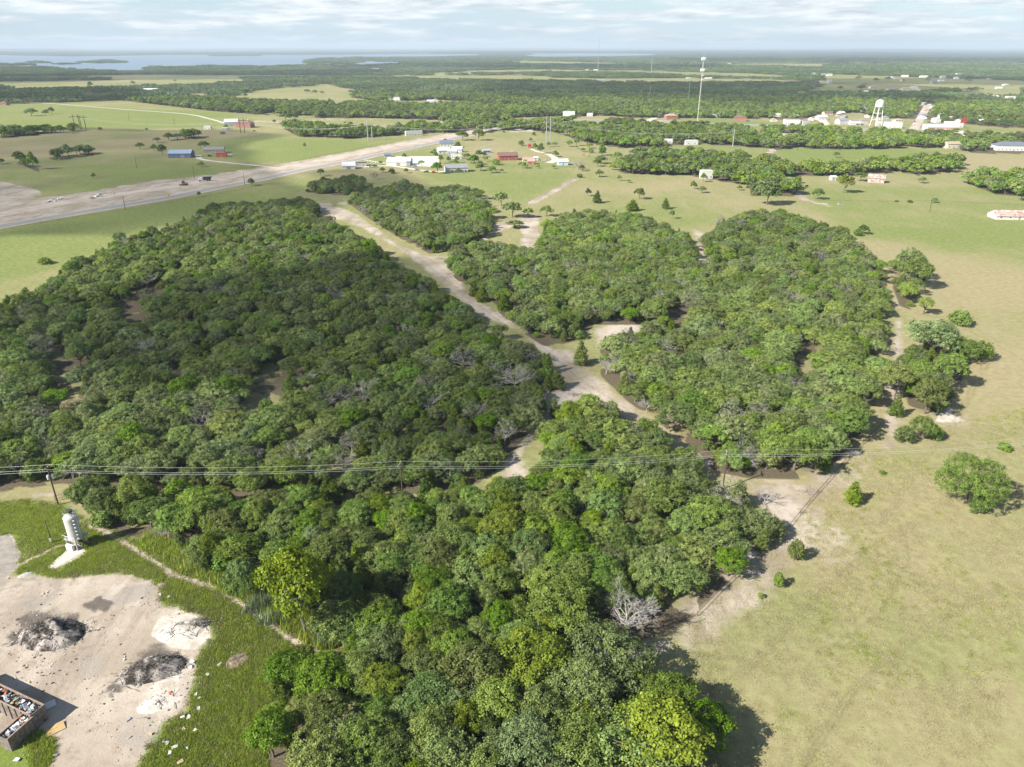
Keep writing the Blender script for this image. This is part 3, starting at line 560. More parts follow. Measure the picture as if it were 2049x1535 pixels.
def make_protos():
    for s in range(7):                                                     # oaks, near
        g = np.random.default_rng(100 + s); Rr, H = g.uniform(4.2, 5.4), g.uniform(7.0, 8.6); lb, th = oak_lobes(g, Rr, H, 16 + s % 4 * 4, (.6, .75, .9, .7)[s % 4], (g.uniform(-.8, .8), g.uniform(-.8, .8)))
        add_proto('oak', crown_mesh('oak_crown', lb, 30, 26, 0.25, LEAF['oak'], 200 + s, 0.40, (0.78, 1.1)), trunk_mesh('oak_trunk', lb, th * .6, .24, BARK, s), Rr, H)
    for s in range(4):                                                     # broad leaved, near
        g = np.random.default_rng(300 + s); Rr, H = g.uniform(3.8, 4.8), g.uniform(8.2, 9.6); lb, th = oak_lobes(g, Rr, H, 18 + 2 * s, 0.95)
        for k in ('broad', 'bright', 'lime'):
            if k == 'lime' and s > 1: continue
            add_proto(k, crown_mesh(k + '_crown', lb, 26, 24, 0.27, LEAF[k], 320 + s + len(k), 0.42, (0.7, 1.12), .7), trunk_mesh(k + '_trunk', lb, th * .6, .2, BARK, s), Rr, H)
    g = np.random.default_rng(290); lb, th = oak_lobes(g, 9.0, 9.6, 44, .45)
    add_proto('dome', crown_mesh('oak_crown', lb, 46, 30, .25, LEAF['oak'], 291, .5, (.8, 1.08), .65, -.8), trunk_mesh('oak_trunk', lb[::2], 3.0, .4, BARK, 3), 9.0, 9.6)
    for s in range(4):                                                     # junipers: tiers of upswept sprays
        g = np.random.default_rng(400 + s); Rr, H = g.uniform(1.9, 2.5), g.uniform(5.6, 7.2); lb = []
        for i in range(30):
            t = (i + .5) / 30; z = .6 + (H - .9) * t; rad = Rr * (1 - t) ** .8 * g.uniform(.45, .85) * min(1, .55 + t * 3); a = 2.4 * i; lr = max(.32, Rr * .40 * (1 - t * .75)); lb.append((rad * math.cos(a), rad * math.sin(a), z, lr, lr * 1.25))
        add_proto('juniper', crown_mesh('juniper_crown', lb, 14, 13, 0.36, LEAF['juniper'], 420 + s, 0.3, (0.6, 1.15), .35, -.7, 1.6), trunk_mesh('juniper_trunk', lb[::6], 1.0, .13, BARK, s), Rr, H)
    for s in range(3):                                                     # rounded evergreen bushes
        g = np.random.default_rng(500 + s); Rr, H = g.uniform(2.0, 2.8), g.uniform(3.2, 4.4); lb = []
        for i in range(12):
            a = 2.4 * i; q = math.sqrt((i + .5) / 12); lr = Rr * g.uniform(.34, .46); lb.append((Rr * .62 * q * math.cos(a), Rr * .62 * q * math.sin(a), lr * .8 + (H - 2 * lr) * (1 - .8 * q * q), lr, lr * .95))
        for k, mk in (('bush', 'broad'), ('brightbush', 'bright')): add_proto(k, crown_mesh('bush_crown', lb, 26, 15, 0.3, LEAF[mk], 520 + s, 0.34, (0.7, 1.1), .6, -.9), trunk_mesh('bush_stems', lb[::3], .4, .08, BARK, s), Rr, H)
    for s in range(3):                                                     # smaller meshes for trees farther than about 300 m
        g = np.random.default_rng(600 + s); Rr, H = g.uniform(4.2, 5.2), g.uniform(7.2, 8.6); lb, th = oak_lobes(g, Rr, H, 14, .85)
        for k, mk in (('midoak', 'oak'), ('midbroad', 'broad'), ('midbright', 'bright')):
            add_proto(k, crown_mesh('tree_crown', lb, 17, 9, 0.72, LEAF[mk], 620 + s, 0.55, (.7, 1.05), .75), trunk_mesh('tree_trunk', lb[:5], th * .6, .22, BARK, s), Rr, H)
    for s in range(2):
        g = np.random.default_rng(700 + s); lb, th = oak_lobes(g, 4.6, 8.5, 12, .95)
        add_proto('sparse', crown_mesh('thin_crown', lb, 9, 9, 0.34, LEAF['pale'], 720 + s, .5), dead_mesh('bare_limbs', 8.5, 4.6, BARK_GREY, s, 4), 4.6, 8.5)
def dead_mesh(name, H, Rr, mat, seed, depth=4, r0=.15, th=.22):
    g = np.random.default_rng(seed + 900); mb = MB()
    def grow(p, d, L_, r, k):
        e = p + d * L_; mid = p.lerp(e, .5) + Vector(g.normal(size=3)) * L_ * .08; mb.tube([p, mid, e], [r, r * .8, r * .6], 5 if k > 1 else 3, False)
        if k == 0: return
        for i in range(3 if k > 1 else 4):
            n = (d + Vector(g.normal(size=3)) * .62); n.z = n.z * .75 + .12; grow(e if i < 2 else mid, n.normalized(), L_ * g.uniform(.6, .85), max(r * .60, .016), k - 1)
    t = Vector((0, 0, H * th)); mb.tube([(0, 0, -.3), (0.1, 0, H * th * .5), t], [r0 * 1.3, r0 * 1.1, r0], 6, False)
    for i in range(6):
        a = i * 1.05 + g.uniform(-.3, .3); grow(t, Vector((math.cos(a) * .75, math.sin(a) * .75, g.uniform(.35, 1.0))).normalized(), H * .22, r0 * .7, depth)
    return mb.mesh(name, mat)
make_protos()
PROTO['dead'] = [(None, dead_mesh('bare_limbs', 8, 6, BARK_GREY, s, 4), 3.8, 7.5) for s in range(3)]
PROTO['bigdead'] = [(None, dead_mesh('bare_limbs', 8, 6, BARK_GREY, 21, 5, .17), 4.4, 7.5)]
PROTO['charred'] = [(None, dead_mesh('charred_limbs', 8, 6, BARK_DARK, 7, 3), 3.8, 7.5)]

# far clumps: many small crowns in one mesh, instanced over the woodland
def clump_mesh(name, W, ntree, nl, ls, Rr, H, seed, mat):
    g = np.random.default_rng(seed); C = []; NN = []; T = []
    for i in range(ntree):
        cx_, cy_ = g.uniform(-W / 2, W / 2, 2); rr_ = Rr * g.uniform(.7, 1.25); h = H * g.uniform(.75, 1.2); d = g.normal(size=(nl, 3)); d /= np.linalg.norm(d, axis=1)[:, None]; d[:, 2] = np.abs(d[:, 2]) * 1.0 - .25
        C.append(np.array([cx_, cy_, h - rr_ * .75]) + d * np.array([rr_, rr_, rr_ * .75]) * g.uniform(.8, 1.05, (nl, 1))); NN.append(d); T.append(np.full(nl, g.random()) * .6 + .4 * g.random(nl))
    V, F = leaves(np.concatenate(C), np.concatenate(NN), ls, .85, .45, 0, seed); return mesh_np(name, V, F, mat, False, {'tint': ('FACE', np.concatenate(T))})

# ------------------------------------------------------------------ individual trees
LABELS_USED = {}
def tree(kind, x, y, H=None, label='', cat='tree', group=None, name=None, scw=1.0, rot=None, z=0.0, var=None):
    P = PROTO[kind]; crown, trunk, Rr, h0 = P[(rnd.randrange(len(P)) if var is None else var % len(P))]
    s = (H / h0) if H else rnd.uniform(.85, 1.15)
    o = empty(name or {'oak': 'oak_tree', 'midoak': 'oak_tree', 'juniper': 'juniper_tree', 'bush': 'bush', 'brightbush': 'bush', 'dead': 'bare_tree', 'bigdead': 'bare_tree', 'charred': 'bare_tree', 'sparse': 'dying_tree'}.get(kind, 'broadleaf_tree'), (x, y, z), rot if rot is not None else rnd.uniform(0, 6.28), (s * scw, s * scw, s))
    if cat != 'utility pole' and H: o.rotation_euler = (rnd.uniform(-.09, .09), rnd.uniform(-.09, .09), o.rotation_euler[2]); o.scale = (o.scale[0] * rnd.uniform(.9, 1.1), o.scale[1] * rnd.uniform(.9, 1.1), o.scale[2])
    if crown: link('crown', crown, o)
    link('trunk' if kind not in ('bush', 'brightbush') else 'stem', trunk, o)
    tag(o, label, cat, group); return o
def tree_px(kind, px, py, ph, label, cat='tree', group=None, pw=None, **k):
    """single tree: foot at px,py, ph pixels tall, pw pixels wide"""
    b = at(px, py); H = height_for(px, py, ph); P = PROTO[kind]; v = rnd.randrange(len(P)); Rr, h0 = P[v][2], P[v][3]
    scw = 1.0 if not pw else (pw * mpp(b) / (2 * Rr)) / (H / h0)
    return tree(kind, b.x, b.y, H, label, cat, group, scw=scw, var=v, **k)
taken = [(at(105, 1003).x, at(105, 1003).y - 2, 6.0), (at(157, 1085).x, at(157, 1085).y, 5.0), (at(60, 1000).x, at(60, 1000).y, 7.0)]       # (x, y, radius) of hand placed trees, to keep the scatter off them
def T(kind, px, py, ph, pw, label, cat='tree', group=None, **k):
    o = tree_px(kind, px, py, ph, label, cat, group, pw, **k); b = o.location; taken.append((b.x, b.y, pw * mpp(b) * .42)); return o
T('lime', 612, 1270, 170, 150, 'tall yellow-green tree at the edge of the wood above the reeds')
T('bright', 950, 1400, 100, 150, 'bright fresh-green tree rising from the front wood')
T('lime', 925, 1480, 75, 75, 'small lime-green tree below the bright fresh-green one')
T('lime', 437, 1130, 66, 46, 'small yellow-green tree at the wood edge right of the silo')
T('bigdead', 1250, 1275, 112, 128, 'large leafless grey tree beside the sandy gap in the front wood', 'bare tree')
T('charred', 543, 1180, 85, 45, 'slim blackened bare tree left of the tall yellow-green one', 'bare tree')
T('dead', 103, 812, 36, 40, 'pale bare tree standing by the small left glade', 'bare tree')
T('dead', 1432, 668, 42, 28, 'white leafless snag standing above the right wood', 'bare tree')
T('dead', 735, 815, 75, 60, 'bare grey tree above the dark left wood with forked limbs', 'bare tree')
T('dead', 1030, 785, 70, 70, 'spreading bare tree near the lane corner of the left wood', 'bare tree')
T('dead', 952, 850, 60, 50, 'twisted bare tree deep in the shaded left wood', 'bare tree')
T('dead', 860, 835, 55, 50, 'bare crowned tree among dark oaks left of the lane', 'bare tree')
T('sparse', 925, 745, 55, 70, 'thin dying tree with grey twigs in the left wood', 'dying tree')
T('sparse', 690, 950, 60, 60, 'pale thin-leaved tree just above the power line wires', 'dying tree')
T('sparse', 1010, 890, 55, 50, 'pale thin tree at the fork of the sandy lane', 'dying tree')
T('sparse', 1380, 620, 45, 50, 'grey thin-leaved tree near the left side of the right wood', 'dying tree')
T('sparse', 1275, 905, 60, 60, 'grey thin tree where the lane bends above the power line', 'dying tree')
T('dead', 1640, 860, 50, 60, 'grey bare limbs showing over the right wood near its lower corner', 'bare tree')
T('dead', 1335, 1010, 55, 40, 'bare pale tree below the third power pole', 'bare tree')
T('dead', 1530, 1010, 45, 45, 'bare pale tree at the field corner of the front wood', 'bare tree')
T('dead', 740, 800, 35, 40, 'low bare tree with pinkish grey twigs in the left wood', 'bare tree')
T('dead', 420, 800, 40, 30, 'pale bare tree in the middle of the left wood', 'bare tree')
T('sparse', 1520, 850, 55, 55, 'pale blotched tree at the lower left of the right wood', 'dying tree')
T('brightbush', 1592, 1120, 42, 34, 'bright bushy sapling in the pasture, the larger of two by the fence', 'bush')
T('brightbush', 1557, 1175, 30, 22, 'small bright sapling, lower of the two by the fence', 'bush')
T('brightbush', 1522, 1196, 10, 16, 'tiny green bush in the pasture below the two saplings', 'bush')
T('juniper', 1706, 1006, 42, 40, 'lone dark juniper standing in the dry pasture', 'juniper')
T('bush', 1765, 949, 8, 14, 'little green tuft bush near the lone juniper', 'bush')
T('bush', 2008, 900, 14, 28, 'flat scrubby bush at the right edge above the great oak', 'bush')
T('dome', 1932, 1006, 84, 128, 'great round domed oak standing alone in the dry pasture', 'oak', name='oak_tree')
T('juniper', 1955, 1022, 40, 40, 'dark juniper at the foot of the great oak clump', 'juniper')
T('bush', 1962, 717, 38, 54, 'rounded dark bush alone in the right pasture', 'bush')
T('bush', 1918, 650, 30, 42, 'rounded bush beyond the broad oak at the right wood strip', 'bush')
T('juniper', 1115, 778, 38, 40, 'round dark juniper alone in the fork of the sandy lane', 'juniper')
T('juniper', 1163, 730, 50, 38, 'pointed juniper at the wood corner right of the lane', 'juniper')
T('juniper', 1110, 834, 40, 24, 'narrow juniper beside the lower lane fork', 'juniper')
T('bush', 1715, 472, 16, 18, 'small dark bush just off the top right corner of the wood', 'bush')
T('bush', 1805, 885, 34, 40, 'left bush of the trio under the bare white sand', 'bush'); T('oak', 1842, 880, 45, 50, 'middle grey-green tree of the trio under the bare white sand', 'oak'); T('bush', 1868, 878, 28, 30, 'right bush of the trio under the bare white sand', 'bush')
T('oak', 1862, 715, 72, 105, 'broad grey-green oak, the widest in the strip right of the wood', 'oak')
T('oak', 1810, 560, 62, 60, 'upper oak of the strip along the right pasture', 'oak'); T('oak', 1826, 578, 60, 55, 'dark oak at the top right of the strip along the pasture', 'oak'); T('bright', 1815, 608, 42, 38, 'light green tree below the upper oaks of the strip', 'tree')
T('bright', 1847, 628, 34, 36, 'round green tree between the strip and the broad oak', 'tree'); T('bright', 1850, 828, 70, 72, 'rich green rounded tree beside the bare white sand', 'tree'); T('broad', 1895, 778, 70, 70, 'grey-green tree leaning over the pasture near the white sand', 'tree')
T('bright', 1790, 800, 72, 66, 'bright green tree in the gap between wood and strip', 'tree'); T('juniper', 1790, 832, 42, 30, 'short juniper in the gap below the bright green tree', 'juniper')
T('bush', 240, 480, 16, 26, 'small dark bush at the edge of the roadside field', 'bush'); T('bush', 90, 528, 14, 32, 'low spreading bush alone in the left roadside field', 'bush')
# the scattered trees of the upper pastures: crop points of the third view (x, foot, height, width)
for i, (x, y, h, w, kd, lb) in enumerate((
  (695,1230,62,50,'midoak','round small oak left of the pointed juniper in the upper pasture'),(760,1285,100,80,'juniper','broad pointed juniper in the upper pasture'),(1098,1255,90,88,'midbright','full green tree in the middle of the upper pasture'),
  (1305,1330,88,74,'juniper','pointed juniper nearest the right wood in the upper pasture'),(1355,1410,70,46,'midbroad','small slim tree just above the right wood'),(1045,1345,90,120,'juniper','wide juniper at the top edge of the right wood'),
  (940,1110,46,42,'midoak','little round tree beside the scrubby sapling'),(1015,1125,24,40,'midbright','scrubby sapling leaning in the upper pasture'),(785,1080,52,70,'midoak','spreading small oak beside the farm fence'),(628,1085,38,54,'bush','low round bush at the top of the farm fence'),
  (1527,1175,62,56,'midoak','left one of two small oaks near the white cabin'),(1592,1205,55,58,'midoak','right one of two small oaks near the white cabin'),(1603,1120,75,52,'midbroad','dense tree in front of the white cabin'),(1885,1185,40,40,'midbright','thin light sapling left of the track gate'),
  (323,895,78,62,'midbroad','dense tree by the curved driveway'),(383,845,44,38,'midoak','small round tree under the steel pole pair'),(435,840,36,46,'midoak','low round tree right of the steel pole pair'),(545,840,50,50,'midbroad','small tree at the meadow edge by the farmyard'),
  (605,835,74,54,'midbroad','taller tree in the meadow row behind the farmyard'),(880,810,82,86,'midbroad','dark wide tree in the meadow row'),(990,810,58,80,'midoak','pale spreading tree in the meadow row'),(1070,815,76,76,'midbroad','rounded tree in the meadow row'),
  (1182,822,72,100,'midbright','yellowish broad tree in the meadow row'),(805,910,90,66,'midbroad','forked tree standing alone in the meadow'),(657,882,30,46,'midoak','low bush tree in the meadow behind the barn'),(925,945,64,72,'midbroad','round dark tree at the wood corner in the meadow'),
  (795,975,64,100,'midoak','wide oak beside the grey bare tree'),(15,1310,115,120,'midoak','dark oak right of the upper wood'),(100,1400,125,140,'midoak','grey-green oak on the grassy knoll'),(225,1400,78,90,'midoak','small oak by the knoll path'),(370,1390,88,110,'midoak','oak at the top left corner of the right wood'),
  (120,1480,60,130,'midoak','oak over the bare knoll sand'))):
    T(kd, 1000 + x / 3.937, 80 + y / 3.937, h / 3.937, w / 3.937, lb, 'bush' if kd == 'bush' else ('juniper' if kd == 'juniper' else 'tree'), 'scattered trees of the upper pastures')
T('dead', 1155, 340, 28, 30, 'wide white leafless tree beside the pale blue shed', 'bare tree')
for x, y, h, w, kd, lb in ((125,1230,175,200,'midoak','broad dark oak at the end of the farm track'),(505,1190,85,86,'midbroad','round dark bush tree beside the farm track'),(355,1070,60,60,'bush','low bush tree near the gate by the farm track'),(700,1142,140,130,'midbright','tall leafy tree standing before the rusty barn'),
  (825,1055,70,90,'midbroad','wide tree left of the rusty barn'),(1285,1070,50,62,'midoak','sparse little tree in the open green pasture'),(2030,1200,105,110,'midbroad','dark tree cut by the right edge of the pasture'),(645,880,46,50,'midbroad','small tree in the rough meadow'),
  (1195,1215,22,40,'bush','low bush on the pasture fence line'),(1095,1210,18,36,'bush','left low bush on the pasture fence line'),(1380,1215,34,50,'midoak','thin bush behind the lone leaning pole'),(840,1450,70,80,'midbroad','dark bush just off the wood in the green pasture'),
  (1480,970,0,0,'',''),(812,300,34,46,'midoak','lone round oak in the far tan field'),(940,308,24,46,'midoak','second oak in the far tan field'),(1032,302,30,40,'midoak','third oak in the far tan field'),(1330,312,36,36,'midoak','dark oak in the far right field'),(1632,315,28,44,'midoak','low oak at the end of the far field'),
  (675,375,32,38,'midoak','pale oak left of the far orchard trees'),(830,375,40,70,'midoak','broad pale oak among the far orchard trees'),(860,345,26,36,'midoak','dark oak behind the orchard trees')):
    if h: T(kd, 1500 + x / 3.732, 80 + y / 3.732, h / 3.732, w / 3.732, lb, 'bush' if kd == 'bush' else 'tree', 'single trees in the right hand fields')
for x, y, h, w, kd, lb in ((250,598,62,100,'midoak','largest of three oaks in the bright far field'),(362,592,42,48,'midoak','middle of three oaks in the bright far field'),(412,585,58,50,'midoak','slim right one of three oaks in the bright far field'),(1105,862,56,60,'midoak','brownish tree left of the blue barn'),
  (1215,878,56,56,'midbroad','dark tree at the left of the blue barn'),(1282,908,88,74,'midbroad','tall dark tree touching the blue barn'),(1240,810,44,66,'midoak','round tree behind the blue barn'),(1608,858,62,84,'midoak','oak behind the grey farm house'),(1585,1000,40,56,'midoak','little tree under the pale driveway'),
  (738,1090,42,34,'midbroad','single dark shrub tree in the roadside meadow'),(1573,1235,42,32,'midbroad','round shrub on the near verge of the road'),(1985,1150,62,48,'midbroad','shrub tree beside the roadside pole'),(1490,780,76,90,'midbroad','biggest tree of the clump in the meadow'),(1565,765,56,60,'midbroad','right tree of the clump in the meadow'),
  (1400,785,50,90,'midoak','pale bushy tree of the clump in the meadow'),(375,685,26,56,'bush','round bush on the scrub line'),(790,710,26,34,'bush','small bush on the fallow field line'),(1157,718,26,20,'midbroad','tiny tree alone on the fallow field'),(1782,700,34,48,'midbroad','tree beside the white farm shelter'),(1755,740,20,46,'bush','low bush at the farm shelter'),
  (710,368,38,46,'midoak','left lone oak of the farthest left field'),(1047,352,28,40,'midoak','right lone oak of the farthest left field'),(1378,330,18,20,'midoak','tiny oak at the end of the farthest left field'),(1930,452,38,50,'midoak','oak on the strip field beyond the wood'),
  (440,948,46,36,'bush','bush left of the leaning oak pair'),(545,925,100,106,'midoak','left oak of the pair in the shaded meadow'),(640,910,84,70,'midoak','middle oak of the pair in the shaded meadow'),(705,900,70,84,'midoak','right oak of the meadow pair'),(268,1022,134,84,'midbroad','tall shaded tree right of the edge grove')):
    T(kd, x / 3.937, 80 + y / 3.937, h / 3.937, w / 3.937, lb, 'bush' if kd == 'bush' else 'tree', 'single trees in the left hand fields')
for x, y, h, w, kd, lb in ((438,862,54,26,'midoak','slim tree alone in the meadow beside the new road'),(282,632,50,80,'midoak','dark oak at the tan field corner'),(355,632,56,46,'midoak','upright oak next to the tan field corner'),(195,662,36,30,'midbroad','small tree left of the tan field corner'),(795,690,48,40,'midbroad','round tree where the farm track ends'),
  (450,420,32,50,'midoak','left oak of three in the pale clearing'),(515,430,38,46,'midoak','middle oak of three in the pale clearing'),(566,425,24,40,'midoak','right oak of three in the pale clearing'),(1672,792,76,98,'midbright','sunlit round tree beside the new road'),(1800,792,90,110,'midbright','larger sunlit tree beside the new road'),
  (1478,1052,92,96,'midbroad','dark tree beside the parked red car'),(1505,975,70,40,'midbright','pale tree left of the ochre bush'),(1563,960,40,46,'midbright','ochre tinted small tree behind the white gable house'),(1635,970,54,40,'midbroad','dark tree behind the white gable house'),(1765,985,84,86,'midbroad','rounded tree left of the red house'),
  (1815,1000,50,50,'midbroad','lower tree left of the red house'),(1805,925,58,56,'midbroad','small round tree near the blue shed'),(1110,1055,36,38,'midbright','light sapling before the large white barn'),(1232,1050,38,44,'midoak','grey sapling before the large white barn'),(1640,1045,36,40,'midbroad','shrub at the front of the white gable house'),
  (560,1075,60,60,'midbroad','shrub tree left of the small upper wood'),(980,1100,60,70,'sparse','bare twiggy tree behind the small upper wood'),(20,1145,44,36,'midbroad','bush tree on the verge of the road')):
    T(kd, 500 + x / 3.937, 80 + y / 3.937, h / 3.937, w / 3.937, lb, 'tree', 'trees around the middle farms')

# ------------------------------------------------------------------ the woods
def scatter(P, sp, seed, extra=None):
    g = np.random.default_rng(seed); x0, y0 = P.min(0); x1, y1 = P.max(0); xs = []; ys = []
    nx_ = int((x1 - x0) / sp) + 2; ny_ = int((y1 - y0) / (sp * .87)) + 2
    I, J = np.meshgrid(np.arange(nx_), np.arange(ny_), indexing='ij')
    X = x0 + (I + .5 * (J % 2)) * sp + g.uniform(-.34, .34, I.shape) * sp; Y = y0 + J * sp * .87 + g.uniform(-.34, .34, I.shape) * sp
    X = X.ravel(); Y = Y.ravel(); k = inside(P, X, Y)
    for S in SWALES: k &= ~inside(S, X, Y)
    return X[k], Y[k]
BLOCKLAB = {
 'strip': ('of the strip beside the pasture', 'of the strip beside the pasture'), 'neck': ('of the upper strip beside the pasture', 'of the upper strip beside the pasture'),
 'left': ('of the left wood', 'of the left wood'), 'front': ('of the front wood', 'of the front wood'),
 'right': ('of the big right wood', 'of the big right wood'), 'upper': ('of the upper lane wood', 'of the upper lane wood'),
 'small': ('of the small roadside wood', 'of the small roadside wood'), 'knoll': ('of the lane head grove', 'of the lane head grove')}
LANEP = P_([(660,415),(740,450),(850,520),(960,610),(1060,680),(1150,760),(1270,840),(1400,910)]); POLEL = P_([(0,1000),(400,1000),(800,1000),(1060,970)])
def where(x, y, blk):
    """which part of its wood a tree stands in, named by what is next to it"""
    def near(L_, d): return sdist(np.array([(p.x, p.y) for p in L_]), np.array([x]), np.array([y]), False)[0] < d
    b = WOODS[blk]; e = abs(sdist(b, np.array([x]), np.array([y]))[0])
    if near(LANEP, 14): return 'edging the sandy lane'
    if near(POLEL, 12): return 'under the power line wires'
    if blk == 'right' and e < 7 and x > 60: return 'on the pasture edge'
    if blk == 'front' and e < 7: return 'on the grassy edge' if x < -10 else 'on the pasture fence side'
    if blk == 'left' and e < 8: return 'on the roadside field edge' if y > 180 else 'on the lower margin'
    return 'amid the trees'
cand = []
for bi, (bn, P) in enumerate(WOODS.items()):
    bx, by = scatter(P, 6.3, 40 + bi)
    e = sdist(P, bx, by); mixn = fnoise(bx, by, 34, 8); sz = fnoise(bx, by, 22, 12)
    for x, y, ed, mn, s_ in zip(bx, by, e, mixn, sz):
        if any((x - a) ** 2 + (y - b) ** 2 < r_ * r_ for a, b, r_ in taken): continue
        near_front = bn == 'front' and y < 118
        if ed < (3 if bn == 'front' else 7) * (mn - .30): continue
        u = rnd.random()
        if bn == 'front' and not (x > 22 and y > 100):
            k = 'oak' if u > .66 else ('bright' if rnd.random() < .42 else 'broad') if u > .26 else 'juniper'
        elif bn == 'front':
            lim = 0.20 + (0.55 if y < 112 else 0.15 if y < 125 else 0) ; k = 'oak' if u > .50 + (0.28 if y < 116 else 0) - (.35 if x > 25 and y > 105 else 0) else ('broad' if rnd.random() < .6 else 'bright') if u > .22 else 'juniper'
        elif bn == 'left': k = 'oak' if u > .26 else ('broad' if u > .12 else 'juniper')
        else: k = 'oak' if u > .20 else ('broad' if u > .08 else 'juniper')
        if ed < 3.2 and k == 'oak': 
            if rnd.random() < .45: k = 'juniper' if rnd.random() < .6 else 'broad'
        if k == 'oak' and rnd.random() < .06: k = 'sparse'
        hh = {'sparse': 7.8, 'oak': 6.7, 'broad': 7.1, 'bright': 7.6, 'juniper': 6.6}[k] * (0.70 + .6 * s_) * rnd.uniform(.74, 1.18)
        if bn == 'right' and x > 30 and y < 230: hh *= 1.12
        if bn == 'front' and y < 112 and k != 'juniper': hh *= 1.22 + .18 * (x > 5)
        cand.append((k, x, y, hh, bn))
    if bn == 'front':
        for x, y in zip(*scatter(P, 7.4, 90)):
            if not (x > 24 and y > 100) and all((x - a) ** 2 + (y - b) ** 2 > r_ * r_ for a, b, r_ in taken): cand.append(('bright' if rnd.random() < .45 else 'broad', x, y, rnd.uniform(4.8, 8.8), bn))
    ux, uy = scatter(P, 6.2, 60 + bi)                                     # understorey between the crowns
    for x, y in zip(ux, uy):
        u = rnd.random()
        if any((x - a) ** 2 + (y - b) ** 2 < r_ * r_ for a, b, r_ in taken): continue
        if u < .30: cand.append(('juniper', x, y, rnd.uniform(4.2, 7.4), bn))
        elif u < .58: cand.append(('bush', x, y, rnd.uniform(2.2, 4.6), bn))
        elif u < .70: cand.append(('dead', x, y, rnd.uniform(6.0, 9.2), bn) if rnd.random() < .42 else ('brightbush', x, y, rnd.uniform(2.5, 5), bn))
MARKS = [(at(*a), t_) for a, t_ in (((157, 1092), 'silo'), ((105, 1003), 'transformer pole'), ((612, 1270), 'tall yellow-green tree'), ((1250, 1275), 'big leafless grey tree'), ((802, 985), 'middle power pole'), ((1456, 955), 'lane corner pole'),
    ((1115, 778), 'lane fork juniper'), ((1432, 668), 'white leafless snag'), ((103, 812), 'left glade snag'), ((950, 1400), 'fresh-green front tree'), ((735, 815), 'forked bare grey tree'), ((1862, 715), 'broad strip oak'), ((940, 500), 'lane junction'), ((1540, 1040), 'field corner'), ((1240, 660), 'sandy notch'), ((1030, 785), 'spreading bare tree'), ((952, 850), 'twisted bare tree'), ((925, 745), 'thin dying tree'), ((690, 950), 'dying tree above the wires'), ((420, 800), 'pale bare middle tree'), ((530, 775), 'shaded glade'), ((310, 590), 'upper left glade'), ((1380, 620), 'grey thinning tree'), ((1640, 860), 'bare right-wood limbs'), ((1520, 850), 'pale blotched tree'), ((925, 1480), 'small lime-green tree'), ((1335, 1010), 'low bare tree'), ((1400, 500), 'narrow sandy inlet'))]
MIDY = {b: tuple(np.quantile([c[2] for c in cand if c[4] == b], (.33, .66))) + (float(np.median([c[1] for c in cand if c[4] == b])),) for b in WOODS}
def dist(c): return c[1] ** 2 + c[2] ** 2
NOUN = {'oak': ('oak', 'oaks'), 'broad': ('broadleaf tree', 'broadleaf trees'), 'bright': ('bright green tree', 'bright green trees'), 'juniper': ('juniper', 'junipers'), 'bush': ('bush', 'bushes'), 'brightbush': ('bright bush', 'bright bushes'), 'dead': ('bare tree', 'bare trees'), 'sparse': ('dying tree', 'dying trees')}
ADJ = {'oak': 'grey-green', 'broad': 'leafy', 'bright': 'fresh', 'juniper': 'dark pointed', 'bush': 'low dark', 'brightbush': 'low', 'dead': 'pale', 'sparse': 'thin twiggy'}
LIMIT = {'oak': 285, 'broad': 200, 'bright': 150, 'juniper': 210, 'bush': 120, 'brightbush': 60, 'dead': 60, 'sparse': 80}
rest = {}
PV = {k: (math.cos(k), math.sin(k)) for k in ()}
def in_view(x, y, z=4):
    zc = y * cP - (z - CAMH) * sP
    if zc < 5: return False
    u = FPX * x / zc + CX; v = CY - FPX * (y * sP + (z - CAMH) * cP) / zc
    return -60 < u < 2110 and -100 < v < 1600
for k in LIMIT:
    L_ = sorted([c for c in cand if c[0] == k], key=dist); vis = [c for c in L_ if in_view(c[1], c[2])]; ind = vis[:LIMIT[k]]; ids = set(map(id, ind))
    for c in ind:
        _, x, y, hh, bn = c; pos = where(x, y, bn); zone = BLOCKLAB[bn]
        mk_ = min(((math.hypot(x - a.x, y - a.y), t_) for a, t_ in MARKS))
        if mk_[0] < 19: zone = ('near the ' + mk_[1],) * 2; pos = '' if pos == 'amid the trees' else pos + ','
        elif pos == 'amid the trees': pos = 'in the ' + ('near' if y < MIDY[bn][0] else 'far' if y > MIDY[bn][1] else 'middle') + (' left' if x < MIDY[bn][2] else ' right') + ' part'
        size = 'tall' if hh > {'oak': 7.8, 'broad': 8.2, 'bright': 8.8, 'juniper': 7.4, 'bush': 3.9, 'brightbush': 4.4, 'dead': 7.2, 'sparse': 9.2}[k] else 'small' if hh < {'oak': 5.8, 'broad': 6.2, 'bright': 6.6, 'juniper': 5.2, 'bush': 2.9, 'brightbush': 3.2, 'dead': 5.6, 'sparse': 7.0}[k] else 'middling'
        lab = f'{size} {ADJ[k]} {NOUN[k][0]} {pos} {zone[0]}'.replace('  ', ' ')
        tree(k, x, y, hh, lab, NOUN[k][0] if k != 'dead' else 'bare tree', f'{size} {NOUN[k][1]} {pos} {zone[1]}'.replace('  ', ' '), scw=rnd.uniform(.9, 1.22) if k in ('oak', 'broad', 'bright') else rnd.uniform(.85, 1.15))
    rest[k] = [c for c in L_ if id(c) not in ids]

